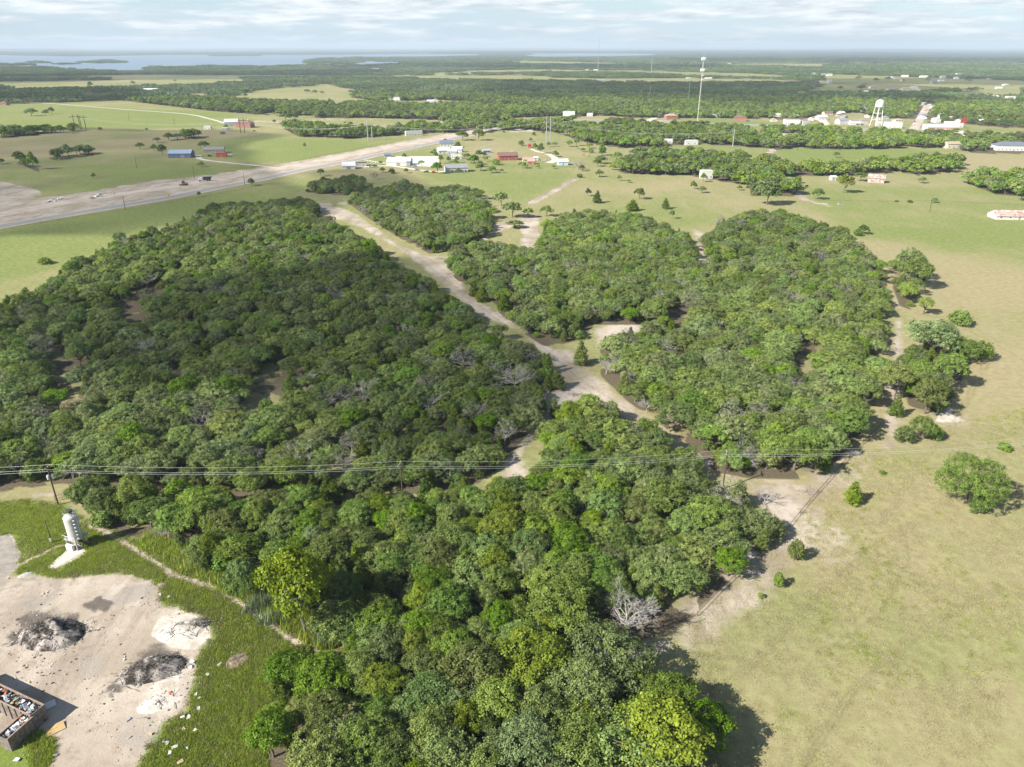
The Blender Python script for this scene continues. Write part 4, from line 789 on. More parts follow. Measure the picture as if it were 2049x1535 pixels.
hidden = {}
def proto_collection(key, meshes):
    c = bpy.data.collections.new('prototypes_' + key)
    for i, me in enumerate(meshes):
        o = bpy.data.objects.new(f'prototype_{key}_{i:02d}', me); c.objects.link(o)
    return c
def joined(crown, trunk):
    """crown and trunk of a prototype in one mesh, for the masses of trees"""
    import bmesh
    bm = bmesh.new(); 
    bm.from_mesh(crown) if crown else None
    n = len(bm.faces); bm.from_mesh(trunk); bm.faces.ensure_lookup_table()
    for f in bm.faces[n:]: f.material_index = 1 if crown else 0
    me = bpy.data.meshes.new('tree_mass'); bm.to_mesh(me); bm.free()
    if crown: me.materials.append(crown.materials[0])
    me.materials.append(trunk.materials[0]); return me
def mass(name, key, meshes, X, Y, Zr, Sx, Sz, idx, label=None, Z=None):
    """a wood too numerous to count: points that carry a tree each"""
    n = len(X)
    if n == 0: return
    V = np.stack([X, Y, np.zeros(n) if Z is None else Z], -1); me = bpy.data.meshes.new(name); me.vertices.add(n); me.vertices.foreach_set('co', V.astype(np.float32).ravel())
    for a, v in (('rot', Zr), ('sx', Sx), ('sz', Sz)):
        t = me.attributes.new(a, 'FLOAT', 'POINT'); t.data.foreach_set('value', np.asarray(v, np.float32))
    t = me.attributes.new('pick', 'INT', 'POINT'); t.data.foreach_set('value', np.asarray(idx, np.int32)); me.update()
    o = link(name, me); tag(o, label, kind='stuff')
    ng = bpy.data.node_groups.new(name, 'GeometryNodeTree'); ng.interface.new_socket('Geometry', in_out='INPUT', socket_type='NodeSocketGeometry'); ng.interface.new_socket('Geometry', in_out='OUTPUT', socket_type='NodeSocketGeometry')
    N = ng.nodes; L = ng.links; gi = N.new('NodeGroupInput'); go = N.new('NodeGroupOutput'); ip = N.new('GeometryNodeInstanceOnPoints'); ci = N.new('GeometryNodeCollectionInfo')
    ci.inputs['Collection'].default_value = proto_collection(key, meshes); ci.inputs['Separate Children'].default_value = True; ci.inputs['Reset Children'].default_value = True
    ip.inputs['Pick Instance'].default_value = True
    def na(a, ty): q = N.new('GeometryNodeInputNamedAttribute'); q.data_type = ty; q.inputs['Name'].default_value = a; return q.outputs['Attribute']
    cr = N.new('ShaderNodeCombineXYZ'); L.new(na('rot', 'FLOAT'), cr.inputs[2]); cs = N.new('ShaderNodeCombineXYZ'); sx = na('sx', 'FLOAT'); L.new(sx, cs.inputs[0]); L.new(sx, cs.inputs[1]); L.new(na('sz', 'FLOAT'), cs.inputs[2])
    L.new(gi.outputs[0], ip.inputs['Points']); L.new(ci.outputs[0], ip.inputs['Instance']); L.new(na('pick', 'INT'), ip.inputs['Instance Index']); L.new(cr.outputs[0], ip.inputs['Rotation']); L.new(cs.outputs[0], ip.inputs['Scale'])
    L.new(ip.outputs[0], go.inputs[0]); md = o.modifiers.new('scatter', 'NODES'); md.node_group = ng
    return o
def mass_of(name, key, kinds, pts, label):
    meshes = []; base = {}
    for k in kinds: base[k] = len(meshes); meshes += [joined(c, t) for c, t, _, _ in PROTO[k]]
    X, Y, S, I = [], [], [], []
    for k, x, y, hh in pts:
        v = rnd.randrange(len(PROTO[k])); X.append(x); Y.append(y); S.append(hh / PROTO[k][v][3]); I.append(base[k] + v)
    S = np.array(S); return mass(name, key, meshes, np.array(X), np.array(Y), rng.uniform(0, 6.28, len(X)), S * rng.uniform(.9, 1.2, len(X)), S, I, label)
mass_of('oak_woodland', 'oak', ['oak'], [('oak', x, y, h) for _, x, y, h, _ in rest['oak']], 'the remaining grey-green oaks of the near woods')
mass_of('broadleaf_woodland', 'broad', ['broad', 'bright'], [(k, x, y, h) for k in ('broad', 'bright') for _, x, y, h, _ in rest[k]], 'the remaining leafy trees of the near woods')
mass_of('thin_woodland', 'thin', ['sparse'], [('sparse', x, y, h) for _, x, y, h, _ in rest['sparse']], 'the remaining half bare trees of the near woods')
mass_of('juniper_woodland', 'juniper', ['juniper'], [('juniper', x, y, h) for _, x, y, h, _ in rest['juniper']], 'the remaining junipers of the near woods')
mass_of('undergrowth', 'under', ['bush', 'brightbush', 'dead'], [(k, x, y, h) for k in ('bush', 'brightbush', 'dead') for _, x, y, h, _ in rest[k]], 'bushes and dead stems between the trees of the near woods')
print('CAND', {k: sum(1 for c in cand if c[0] == k) for k in LIMIT})
# middle distance: groves, hedgerows and the wood edge as single tree shapes
def wedge(r0, r1, sp, seed, half=0.86):
    g = np.random.default_rng(seed); n = int(half * (r1 * r1 - r0 * r0) / (sp * sp * 1.0)); r = np.sqrt(g.uniform(r0 * r0, r1 * r1, n)); a = g.uniform(-half * .86, half * .86, n)
    return r * np.sin(a), r * np.cos(a)
gx0, gy0 = [], []
X, Y = wedge(330, 1750, 7.4, 5); k = woods_mask(X, Y)
for P in WOODS.values(): k &= ~inside(P, X, Y)
pts = [('midoak' if u < .38 else 'midbroad' if u < .68 else 'midbright', x, y, h) for x, y, u, h in zip(X[k], Y[k], rng.random(k.sum()), rng.uniform(4.2, 10.8, k.sum())) if all((x - a) ** 2 + (y - b) ** 2 > 9 for a, b, r_ in taken)]
TOWN = poly([(1240,262),(1300,236),(1640,236),(1960,232),(2080,250),(2080,300),(1900,292),(1640,262)])
print('MID', len(pts))

# ------------------------------------------------------------------ buildings
BUILT = []
ROOFS = {'grey': (0.27, 0.27, 0.28), 'white': (0.62, 0.62, 0.61), 'brown': (0.20, 0.13, 0.10), 'blue': (0.34, 0.42, 0.56), 'red': (0.45, 0.07, 0.05), 'pink': (0.46, 0.30, 0.25), 'slate': (0.15, 0.18, 0.22), 'tan': (0.42, 0.34, 0.25), 'rust': None}
WALLS = {'white': (0.62, 0.61, 0.58), 'cream': (0.62, 0.55, 0.42), 'brick': (0.33, 0.15, 0.11), 'red': (0.36, 0.075, 0.06), 'grey': (0.40, 0.40, 0.41), 'blue': (0.11, 0.16, 0.24), 'tan': (0.52, 0.42, 0.30), 'paleblue': (0.50, 0.60, 0.66), 'yellow': (0.70, 0.52, 0.12), 'rust': (0.52, 0.45, 0.40), 'bluegrey': (0.30, 0.34, 0.38)}
def wmat(c): return RUST if c == 'rust' else pmat('wall_' + c, WALLS[c], 0.85, 0.07, 0.8)
def rmat(c): return RUST if c == 'rust' else pmat('roof_' + c, ROOFS[c], 0.7, 0.10, 0.7)
def building(name, px, py, pw, ph, label, wall='white', roof='grey', rz=0.0, depth=8.0, kind='gable', wins=4, door=True, cat='house', group=None, porch=False, chimney=False, big_door=False):
    """foot centre of the near wall at px,py; pw, ph its width and full height in photograph pixels"""
    b = at(px, py); s = mpp(b); W = pw * s; H = max(2.6, height_for(px, py, ph)); 
    W = max(W, 3.0); rise = {'gable': min(W, depth) * .24, 'hip': min(W, depth) * .22, 'flat': 0.0, 'shed': .8}[kind]; H = max(H, rise + 2.3) if kind != 'shed' else H; wh = H - rise
    o = empty(name, (b.x - math.sin(rz) * 0, b.y, 0), rz); tag(o, label, cat, group); BUILT.append((b.x, b.y + depth / 2, max(W, depth) * .62, (W, depth, rz, b.x, b.y)))
    x0, x1, y0, y1 = -W / 2, W / 2, 0.0, depth
    MB().box(x0, x1, y0, y1, 0, wh).build('wall', wmat(wall), o)
    e = .45; rb = MB(); zt = wh + .02
    if kind == 'gable':
        if W >= depth:
            ym = (y0 + y1) / 2; zr = wh + rise
            MB().add([(x0, y0, wh), (x0, y1, wh), (x0, ym, zr - .05)], [(0, 2, 1)]).add([(x1, y0, wh), (x1, y1, wh), (x1, ym, zr - .05)], [(0, 1, 2)]).build('gable', wmat(wall), o)
            k = rise / (ym - y0)
            for s_, ya in ((-1, y0 - e), (1, y1 + e)):
                za = wh - e * k; rb.add([(x0 - e, ya, za), (x1 + e, ya, za), (x1 + e, ym, zr), (x0 - e, ym, zr), (x0 - e, ya, za + .14), (x1 + e, ya, za + .14), (x1 + e, ym, zr + .14), (x0 - e, ym, zr + .14)], [(0, 1, 2, 3), (7, 6, 5, 4), (0, 4, 5, 1), (3, 2, 6, 7), (0, 3, 7, 4), (1, 5, 6, 2)])
        else:
            xm = 0.0; zr = wh + rise
            MB().add([(x0, y0, wh), (x1, y0, wh), (xm, y0, zr - .05)], [(0, 1, 2)]).add([(x0, y1, wh), (x1, y1, wh), (xm, y1, zr - .05)], [(0, 2, 1)]).build('gable', wmat(wall), o)
            k = rise / (xm - x0)
            for xa in (x0 - e, x1 + e):
                za = wh - e * k; rb.add([(xa, y0 - e, za), (xa, y1 + e, za), (xm, y1 + e, zr), (xm, y0 - e, zr), (xa, y0 - e, za + .14), (xa, y1 + e, za + .14), (xm, y1 + e, zr + .14), (xm, y0 - e, zr + .14)], [(0, 1, 2, 3), (7, 6, 5, 4), (0, 4, 5, 1), (3, 2, 6, 7), (0, 3, 7, 4), (1, 5, 6, 2)])
    elif kind == 'hip':
        zr = wh + rise; i_ = min(W, depth) / 2
        if W >= depth: a, c = (x0 + i_, (y0 + y1) / 2, zr), (x1 - i_, (y0 + y1) / 2, zr)
        else: a, c = (0, y0 + i_, zr), (0, y1 - i_, zr)
        V = [(x0 - e, y0 - e, zt), (x1 + e, y0 - e, zt), (x1 + e, y1 + e, zt), (x0 - e, y1 + e, zt), a, c]
        rb.add(V, [(0, 1, 5, 4), (1, 2, 5), (2, 3, 4, 5), (3, 0, 4), (3, 2, 1, 0)] if W >= depth else [(0, 1, 4), (1, 2, 5, 4), (2, 3, 5), (3, 0, 4, 5), (3, 2, 1, 0)])
    elif kind == 'flat': rb.box(x0 - .1, x1 + .1, y0 - .1, y1 + .1, wh + .003, wh + .25)
    else: rb.add([(x0 - e, y0 - e, wh + .5), (x1 + e, y0 - e, wh + .5), (x1 + e, y1 + e, wh + .02), (x0 - e, y1 + e, wh + .02), (x0 - e, y0 - e, wh + .6), (x1 + e, y0 - e, wh + .6), (x1 + e, y1 + e, wh + .14), (x0 - e, y1 + e, wh + .14)], [(3, 2, 1, 0), (4, 5, 6, 7), (0, 1, 5, 4), (1, 2, 6, 5), (2, 3, 7, 6), (3, 0, 4, 7)])
    rf = rb.build('roof', rmat(roof), o)
    if chimney: MB().box(W * .2, W * .2 + .9, depth * .5, depth * .5 + .9, wh, wh + rise + 1.2).build('chimney', wmat('white'), rf)
    n = wins; slots = n + (1 if door else 0)
    for i in range(slots):
        cx_ = x0 + W * (i + .5) / slots
        if door and i == slots // 2:
            w2 = 1.8 if big_door else .55; MB().box(cx_ - w2, cx_ + w2, y0 - .05, y0 - .003, 0.05, min(wh - .3, 3.0 if big_door else 2.1)).build('door', pmat('door_paint', (0.30, 0.28, 0.26), 0.6), o)
        else:
            w = MB().box(cx_ - .65, cx_ + .65, y0 - .06, y0 - .003, 1.0, min(wh - .35, 2.1)).build('window', pmat('window_frame', (0.70, 0.70, 0.68), 0.6), o)
            MB().box(cx_ - .52, cx_ + .52, y0 - .075, y0 - .062, 1.1, min(wh - .45, 2.0)).build('pane', GLASS, w)
    if porch:
        MB().box(x0 * .7, x1 * .7, y0 - 2.6, y0 - .46, 2.35, 2.5).build('porch_roof', rmat(roof), o)
        for q in (-.66, 0, .66): MB().box(x1 * q - .08, x1 * q + .08, y0 - 2.5, y0 - 2.34, 0, 2.35).build('post', WHITE_P, o)
    return o
B = building
B('church_hall', 301, 184, 27, 7, 'long low white hall among the trees beyond the bright field', 'white', 'white', 0.1, 14, cat='hall', wins=5)
B('farmhouse', 487, 256, 30, 15, 'brown roofed farmhouse at the end of the pale farm track', 'brick', 'brown', -.1, 14, 'hip', 4, chimney=True)
B('metal_shed', 463, 252, 26, 13, 'large white metal shed left of the brown roofed farmhouse', 'bluegrey', 'white', .2, 14, cat='shed', wins=0, big_door=True)
B('shelter', 415, 259, 13, 6, 'little white shelter in the meadow before the farmhouse', 'white', 'white', .1, 6, 'flat', 1, cat='shelter')
B('small_shed', 450, 261, 10, 6, 'small white shed beside the farmhouse tree', 'white', 'white', 0, 5, 'gable', 1, cat='shed')
B('blue_barn', 360, 316, 44, 15, 'long blue metal barn with pale blue roof in the shaded meadow', 'blue', 'blue', .06, 12, cat='barn', wins=3, big_door=True)
B('farmhouse', 428, 307, 39, 12, 'grey farm house with many windows right of the blue barn', 'tan', 'grey', .22, 9, 'gable', 6)
B('shipping_container', 443, 314.5, 20, 8, 'rust red shipping container below the grey farm house', 'red', 'red', .03, 2.6, 'flat', 0, True, cat='container')
B('brown_cabin', 6, 211, 14, 8, 'dark brown cabin at the left frame edge by the tree belt', 'brick', 'brown', 0, 10, 'hip', 2, cat='cabin')
B('trailer_home', 829, 272, 34, 9, 'long white trailer home before the trees by the new road', 'white', 'white', .35, 5, 'flat', 5, cat='trailer home')
B('workshop', 894, 294, 27, 12, 'dark grey roofed workshop behind the white farm buildings', 'white', 'slate', .1, 12, cat='workshop', wins=3)
B('farm_building', 889, 308, 24, 12, 'white farm building, left of three joined gables', 'white', 'white', .25, 10, cat='farm building', wins=2)
B('farm_building', 905, 310, 18, 11, 'blue grey gabled front in the middle of the white farm', 'bluegrey', 'white', -.1, 7, cat='farm building', wins=2)
B('farm_building', 914, 305, 20, 11, 'white farm building, right of three joined gables', 'white', 'white', -.1, 9, cat='farm building', wins=2)
B('grey_shed', 776, 315, 13, 6, 'small dark grey shed by the new road', 'grey', 'slate', .2, 5, 'gable', 0, cat='shed')
B('white_barn', 797, 332, 47, 15, 'largest white barn with plain long wall', 'white', 'white', -.07, 14, 'gable', 0, cat='barn', big_door=True)
B('lean_to', 817, 333, 8, 10, 'dark blue grey lean-to at the right end of the largest white barn', 'bluegrey', 'slate', -.07, 8, 'shed', 0, cat='shed')
B('metal_shed', 698, 339, 25, 13, 'white metal shed with open bay beside the road', 'white', 'white', .15, 11, 'gable', 0, cat='shed', big_door=True)
B('carport', 721, 333, 25, 9, 'long grey roofed carport joined to the white shed by the road', 'grey', 'grey', .15, 8, 'shed', 1, cat='carport')
B('bungalow', 914, 345, 45, 15, 'white gabled bungalow with grey roof nearest the pasture', 'white', 'grey', .2, 10, 'gable', 4, chimney=False, porch=True)
B('motor_home', 913, 318, 21, 9, 'big white motor home parked behind the bungalow', 'white', 'white', .05, 3, 'flat', 3, cat='motor home')
B('blue_shed', 974, 306, 16, 7, 'narrow blue shed on the green lawn', 'bluegrey', 'blue', .3, 4, 'gable', 1, cat='shed')
B('red_house', 1018, 321, 38, 15, 'bright red house with brown gabled roof and white garage doors', 'red', 'brown', .18, 11, 'gable', 4, chimney=True)
B('garden_shed', 1056, 324, 19, 8, 'pink roofed open shed beside the red house', 'tan', 'pink', .1, 6, 'gable', 1, cat='shed')
B('garden_shed', 1063, 329, 14, 9, 'dark red small barn with pale pink roof', 'red', 'pink', -.1, 5, 'gable', 1, cat='shed')
B('garden_shed', 1072, 321, 9, 7, 'pale little shed behind the dark red small barn', 'white', 'white', 0, 4, 'gable', 0, cat='shed')
B('pale_blue_shed', 1127, 331, 20, 12, 'pale blue metal shed beside the white leafless tree', 'paleblue', 'white', .1, 8, 'gable', 0, cat='shed')
B('red_playhouse', 1060, 296, 5, 8, 'tiny bright red hut at the top of the curved driveway', 'red', 'red', .2, 3, 'gable', 0, cat='hut')
B('cabin', 1415, 358, 22, 15, 'white flat roofed cabin half hidden by trees at the pasture top', 'white', 'white', .05, 8, 'flat', 2, cat='cabin')
B('town_hall', 1138, 235, 24, 11, 'boxy white building with dark windows beside the highway', 'white', 'white', -.1, 12, 'flat', 3, cat='building')
B('roadside_house', 1345, 239, 24, 11, 'pinkish red roofed house by the highway left of the mast', 'brick', 'pink', .15, 12, 'hip', 3, chimney=True)
B('brick_store', 1481, 243, 24, 12, 'brick store with brown roof by the highway right of the mast', 'brick', 'brown', -.2, 14, 'hip', 3, cat='store')
B('motel', 1586, 249.5, 29, 10, 'long white motel block at the start of the town', 'white', 'tan', -.05, 12, 'flat', 6, cat='motel')
B('garage', 1613, 250, 13, 8, 'grey garage right of the long motel block', 'grey', 'grey', 0, 10, 'flat', 1, cat='garage', big_door=True)
B('town_house', 1658, 230, 17, 7, 'tan house above the town side street', 'cream', 'brown', .1, 10, 'gable', 2)
B('town_house', 1647, 240, 20, 9, 'white house on the corner behind the grey garage', 'white', 'white', .2, 10, 'gable', 2)
B('town_house', 1688, 249, 18, 12, 'white gable end house left of the water tower', 'white', 'grey', .2, 12, 'gable', 2)
B('town_house', 1712, 250, 19, 8, 'low white shop with dark parked cars left of the water tower', 'white', 'grey', 0, 10, 'flat', 3, cat='shop')
B('town_house', 1730, 246, 15, 8, 'grey roofed house nearest the water tower', 'cream', 'grey', .1, 10, 'hip', 2)
B('pump_house', 1762, 252, 9, 9, 'white pump house at the foot of the water tower', 'white', 'white', 0, 8, 'flat', 1, cat='pump house')
B('storage_hall', 1790, 257, 29, 11, 'white storage hall right of the water tower', 'white', 'white', -.05, 14, 'flat', 2, cat='hall')
B('town_house', 1800, 244, 17, 6, 'house with pale roof behind the storage hall', 'cream', 'tan', .1, 10, 'hip', 2)
B('chapel', 1877, 246, 10, 9, 'small white chapel with pointed spire', 'white', 'white', 0, 14, 'gable', 1, cat='chapel')
B('petrol_station', 1886, 261, 58, 10, 'long white roofed filling station with red trimmed fascia', 'white', 'white', -.08, 18, 'flat', 6, cat='filling station')
B('shop', 1912, 255, 28, 10, 'white shop block behind the filling station', 'white', 'white', -.08, 16, 'flat', 2, cat='shop')
B('cottage', 1908, 297, 27, 13, 'cream cottage half hidden by trees above the tan field', 'cream', 'tan', .1, 9, 'gable', 2)
B('ranch_house', 2028, 302, 64, 17, 'wide white ranch house with dark grey roof at the right edge', 'white', 'slate', -.12, 16, 'hip', 8)
B('rusty_barn', 1752, 366, 30, 15, 'leaning old barn with rust brown tin roof in the pasture', 'rust', 'rust', -.45, 9, 'gable', 1, cat='barn')
B('small_white_shed', 1668, 361, 10, 9, 'little white shed under the trees left of the rusty barn', 'white', 'white', .1, 4, 'gable', 0, cat='shed')
B('tin_barn', 2030, 440, 72, 14, 'long low barn with rust streaked white tin roof at the right edge', 'white', 'rust', -.06, 11, 'gable', 3, cat='barn')
B('new_house', 1813, 188, 18, 13, 'tan two storey house with pale orange roof in the far field', 'cream', 'tan', .1, 12, 'hip', 3)
B('trailer_home', 1779, 181, 9, 3, 'tiny white trailer in the far field left of the tan house', 'white', 'white', 0, 5, 'flat', 1, cat='trailer home')
for i, (px, py, pw, ph, lb) in enumerate(((789,201,24,6,'flat white ranch building above the middle pasture'),(861,207,13,7,'white house at the right end of the tan clearing'),(872,204,9,6,'tall white shed beside the tan clearing'),(759,217,11,5,'white shed against the long tree belt'),(997,225,7,4,'tiny yellow building right of the tree belt'),
  (751,140,12,3,'white roof left of two in the far blue woods'),(775,144,16,3,'white roof right of two in the far blue woods'),(1178,167,16,4,'left white roof in the wood above the highway town'),(1200,164,20,5,'middle white roof in the wood above the highway town'),(1378,157,8,2,'white roof just left of the mast top'),(1418,158,14,2,'long white roofs right of the mast in the woods'),
  (1460,129,6,2,'lone white roof in the far woods right of the mast'),(1175,141,6,2,'far white shed on the pale field, left'),(1192,141,9,2,'far white shed on the pale field, right'),(1601,149,7,3,'white roof at the left end of the far tan field'),(1632,149,17,3,'row of white roofs at the far tan field'),(1586,222,20,5,'long white roof among the town trees'),
  (1335,287,21,7,'long pale roof under the trees by the meadow'),(1384,290,26,8,'row of white trailers under the trees by the meadow'),(880,252,10,9,'white house front by the trees beside the new road'),(930,256,11,10,'white cluster house near the new road bend'),(850,258,7,8,'white gable among dark trees near the trailer home'),
  (513,156,10,3,'tiny white roof at the end of the far left field'),(1990,197,16,6,'white long roof in the far right trees'),(2022,202,16,9,'white house at the far right tree line'),(2000,178,12,4,'small white roof at the far right field'),(1240,257,16,7,'grey roof among trees under the highway'),(1180,233,12,6,'dark carport right of the boxy white building'),(1884,163,12,3,'white sheds at the end of the far right field'))):
    B('far_house' if i != 4 else 'yellow_house', px, py, pw, ph, lb, 'yellow' if i == 4 else 'white', 'white' if i not in (26,) else 'grey', rnd.uniform(-.2, .2), 9, 'gable' if i % 3 else 'flat', 2 if pw > 10 else 1, False, cat='house', group='pale houses scattered in the far woods')
g_ = random.Random(5)
for i in range(130):
    px, py = (g_.uniform(1540, 2040), g_.uniform(202, 246)) if i < 95 else (g_.uniform(1160, 1560), g_.uniform(214, 236)) if i < 106 else (g_.uniform(1640, 2040), g_.uniform(150, 190))
    q = at(px, py)
    if any((q.x - a) ** 2 + (q.y - b) ** 2 < (r_ + 16) ** 2 for a, b, r_, _ in BUILT): continue
    wl, rf = g_.choice([('white', 'white'), ('white', 'grey'), ('cream', 'tan'), ('white', 'white'), ('tan', 'brown'), ('bluegrey', 'grey')]); zone = 'on the edge of the far tan fields' if py < 192 else 'in the trees beyond the highway mast' if px < 1540 else 'in the town trees left of the water tower' if px < 1750 else 'in the town trees right of the water tower'
    B('town_house', px, py, g_.uniform(8, 16), g_.uniform(3, 6), f'small {wl if wl != "bluegrey" else "blue grey"} house with {rf} roof {zone}', wl, rf, g_.uniform(-.5, .5), 9, g_.choice(['gable', 'hip', 'gable']), 1, False, group=f'small {wl} houses {zone}')
def fascia():
    o = [q for q in col.objects if q.name.startswith('petrol_station')][0]; W = 58 * mpp(o.location)
    MB().box(-W / 2 - .25, W / 2 + .25, -.35, -.105, 2.6, 3.5).build('fascia', RED, o)
fascia()
def spire():
    o = [q for q in col.objects if q.name.startswith('chapel')][0]; b = o.location; H = height_for(1877, 246, 17)
    for q in col.objects:
        if q.name.startswith('roof') and q.parent == o:
            MB().box(-1.4, 1.4, 1, 3.8, 4.0, H * .62).add([(-1.6, .8, H * .62), (1.6, .8, H * .62), (1.6, 4, H * .62), (-1.6, 4, H * .62), (0, 2.4, H)], [(0, 1, 4), (1, 2, 4), (2, 3, 4), (3, 0, 4)]).build('spire', WHITE_P, q); break
spire()

g_ = random.Random(9); FARM = poly([(640,330),(760,290),(900,262),(1060,262),(1230,300),(1230,350),(1100,345),(900,352),(700,350)]); n_ = 0
while n_ < 42:
    px, py = g_.uniform(650, 1230), g_.uniform(262, 350); q = at(px, py)
    if not inside(FARM, np.array([q.x]), np.array([q.y]))[0] or any((q.x - a) ** 2 + (q.y - b) ** 2 < (r_ + 4) ** 2 for a, b, r_, _ in BUILT) or sdist(np.array([(v.x, v.y) for v in P_([(500,352),(607,336),(754,302),(900,277),(1030,250)])]), np.array([q.x]), np.array([q.y]), False)[0] < 24: continue
    n_ += 1; zone = 'by the white farm barns' if px < 940 else 'around the red house' if px < 1090 else 'in the meadow beyond the pale blue shed'; k_ = g_.choice(['midoak', 'midbroad', 'midbright', 'bush']); h_ = g_.uniform(2.5, 7)
    tree(k_, q.x, q.y, h_, f'{"tall" if h_ > 5.2 else "small"} {dict(midoak="grey-green", midbroad="dark green", midbright="bright green", bush="bushy")[k_]} yard tree {zone}', 'tree', f'yard trees {zone}', name='yard_tree')

# ------------------------------------------------------------------ middle and far woodland, kept clear of the buildings
pts = [p for p in pts if all((p[1] - bx) ** 2 + (p[2] - by) ** 2 > (br + 3.0) ** 2 for bx, by, br, _ in BUILT)]
tk_ = inside(TOWN, np.array([p[1] for p in pts]), np.array([p[2] for p in pts])); pts = [p if not t_ else (p[0], p[1], p[2], p[3] * .8) for p, t_ in zip(pts, tk_) if not t_ or rnd.random() < .55]
# keep sight lines open just in front of each building
def fronts(p): return any(abs((p[1] - bx * p[2] / by)) < q[0] * .55 and -26 < p[2] - q[4] < 1 for bx, by, br, q in BUILT)
pts = [p for p in pts if not fronts(p)]
roadl = [np.array([(v.x, v.y) for v in P_(l)]) for l in ([(1040,248),(1100,239),(1200,240),(1300,244),(1400,247),(1500,250),(1600,253),(1700,257),(1800,262),(1900,267),(2080,276)], [(1826,262),(1840,240),(1850,222),(1858,208)], [(520,342),(607,330),(754,299),(891,275),(982,255),(1030,246),(1080,238)], [(1562,289),(1508,326),(1490,340)], [(1562,289),(1575,258)])]
ax = np.array([p[1] for p in pts]); ay = np.array([p[2] for p in pts]); keep = np.ones(len(pts), bool)
for i_, q in enumerate(roadl): keep &= sdist(q, ax, ay, False) > (15 if i_ < 3 else 5)
pts = [p for p, k_ in zip(pts, keep) if k_]
mass_of('far_grove', 'mid', ['midoak', 'midbroad', 'midbright'], pts, 'belts and groves of trees around the farms and town')
X, Y = wedge(1750, 4200, 27, 6); k = woods_mask(X, Y); cl = [clump_mesh('clump', 30, 15, 34, 2.0, 4.8, 8.5, 800 + s, LEAF['far']) for s in range(4)]
n = int(k.sum()); print('FAR1', n); bk = np.ones(n, bool); xx, yy = X[k], Y[k]
for bx, by, br, _ in BUILT: bk &= ~((np.abs(xx - bx * yy / by) < br + 10) & (yy - by < 22) & (yy - by > -45))
mass('distant_woodland', 'clump', cl, xx[bk], yy[bk], rng.uniform(0, 6.28, bk.sum()), rng.uniform(.85, 1.25, bk.sum()), rng.uniform(.7, 1.15, bk.sum()), rng.integers(0, 4, bk.sum()), 'woodland reaching towards the lake')
X, Y = wedge(4200, 8200, 56, 8); k = woods_mask(X, Y); cl = [clump_mesh('clump', 62, 40, 20, 3.6, 5.5, 9.0, 820 + s, LEAF['far']) for s in range(3)]; n = int(k.sum()); print('FAR2', n)
mass('horizon_woodland', 'far_clump', cl, X[k], Y[k], rng.uniform(0, 6.28, n), rng.uniform(.9, 1.3, n), rng.uniform(.7, 1.3, n), rng.integers(0, 3, n), 'woodland around and beyond the lake')

# ------------------------------------------------------------------ near grass
def tuft_mesh(name, n, h, w, spread, mat, seed):
    g = np.random.default_rng(seed); V = []; F = []
    for i in range(n):
        a = g.uniform(0, 6.28); px_, py_ = g.normal(size=2) * spread; ln = g.uniform(.1, .9) * h * .6; hh = h * g.uniform(.5, 1.1); ww = w * g.uniform(.6, 1.3); b = len(V)
        V += [(px_ - ww * math.sin(a), py_ + ww * math.cos(a), 0), (px_ + ww * math.sin(a), py_ - ww * math.cos(a), 0), (px_ + ln * math.cos(a), py_ + ln * math.sin(a), hh)]; F.append((b, b + 1, b + 2))
    return mesh_np(name, V, F, mat, False, {'tint': ('FACE', g.random(n))})
def tufts(name, P, n, mk, h, w, spread, seed, label, avoid=(), dens=None, sc=(.6, 1.5)):
    g = np.random.default_rng(seed); x0, y0 = P.min(0); x1, y1 = P.max(0); X = g.uniform(x0, x1, n * 3); Y = g.uniform(y0, y1, n * 3); k = inside(P, X, Y) & (Y > 55) & (np.abs(X) < Y * .78 + 12)
    for A in avoid: k &= ~inside(A, X, Y)
    if dens: k &= dens(X, Y)
    X, Y = X[k][:n], Y[k][:n]; m_ = len(X); s = g.uniform(*sc, m_)
    mass(name, name, [tuft_mesh('tuft', 26, h, w, spread, LEAF[mk], seed + q) for q in range(3)], X, Y, g.uniform(0, 6.28, m_), s, s * g.uniform(.6, 1.3, m_), g.integers(0, 3, m_), label)
allw = list(WOODS.values())
PAD = poly([(92,1139),(114,1143),(178,1106),(164,1086),(146,1084)]); PATHS = [poly(q) for q in ([(180,1052),(235,1078),(310,1125),(345,1150),(440,1180),(500,1220),(600,1290)], [(0,1150),(60,1120),(110,1095),(150,1085)])]
allw = allw + [PAD]
def off_path(X, Y): return np.minimum(sdist(PATHS[0], X, Y, False), sdist(PATHS[1], X, Y, False)) > .8
tufts('lush_grass', GRASSL, 40000, 'grass', .30, .055, .32, 11, 'thick bright green grass around the yard', allw, lambda X, Y: off_path(X, Y) & (fnoise(X, Y, 5, 77) > .22) & (sdist(GRASSL, X, Y) > 3.4 * (fnoise(X, Y, 2.2, 91) - .30)))
tufts('islet_grass', ISLET, 1800, 'grass', .5, .05, .32, 12, 'green weeds beside the bins')
tufts('straw_grass', GRASSL, 7000, 'dry', .34, .045, .34, 16, 'straw coloured stems mixed into the green around the yard', allw, lambda X, Y: off_path(X, Y) & (sdist(GRASSL, X, Y) < 2.6) | (rng.random(X.shape) < .25))
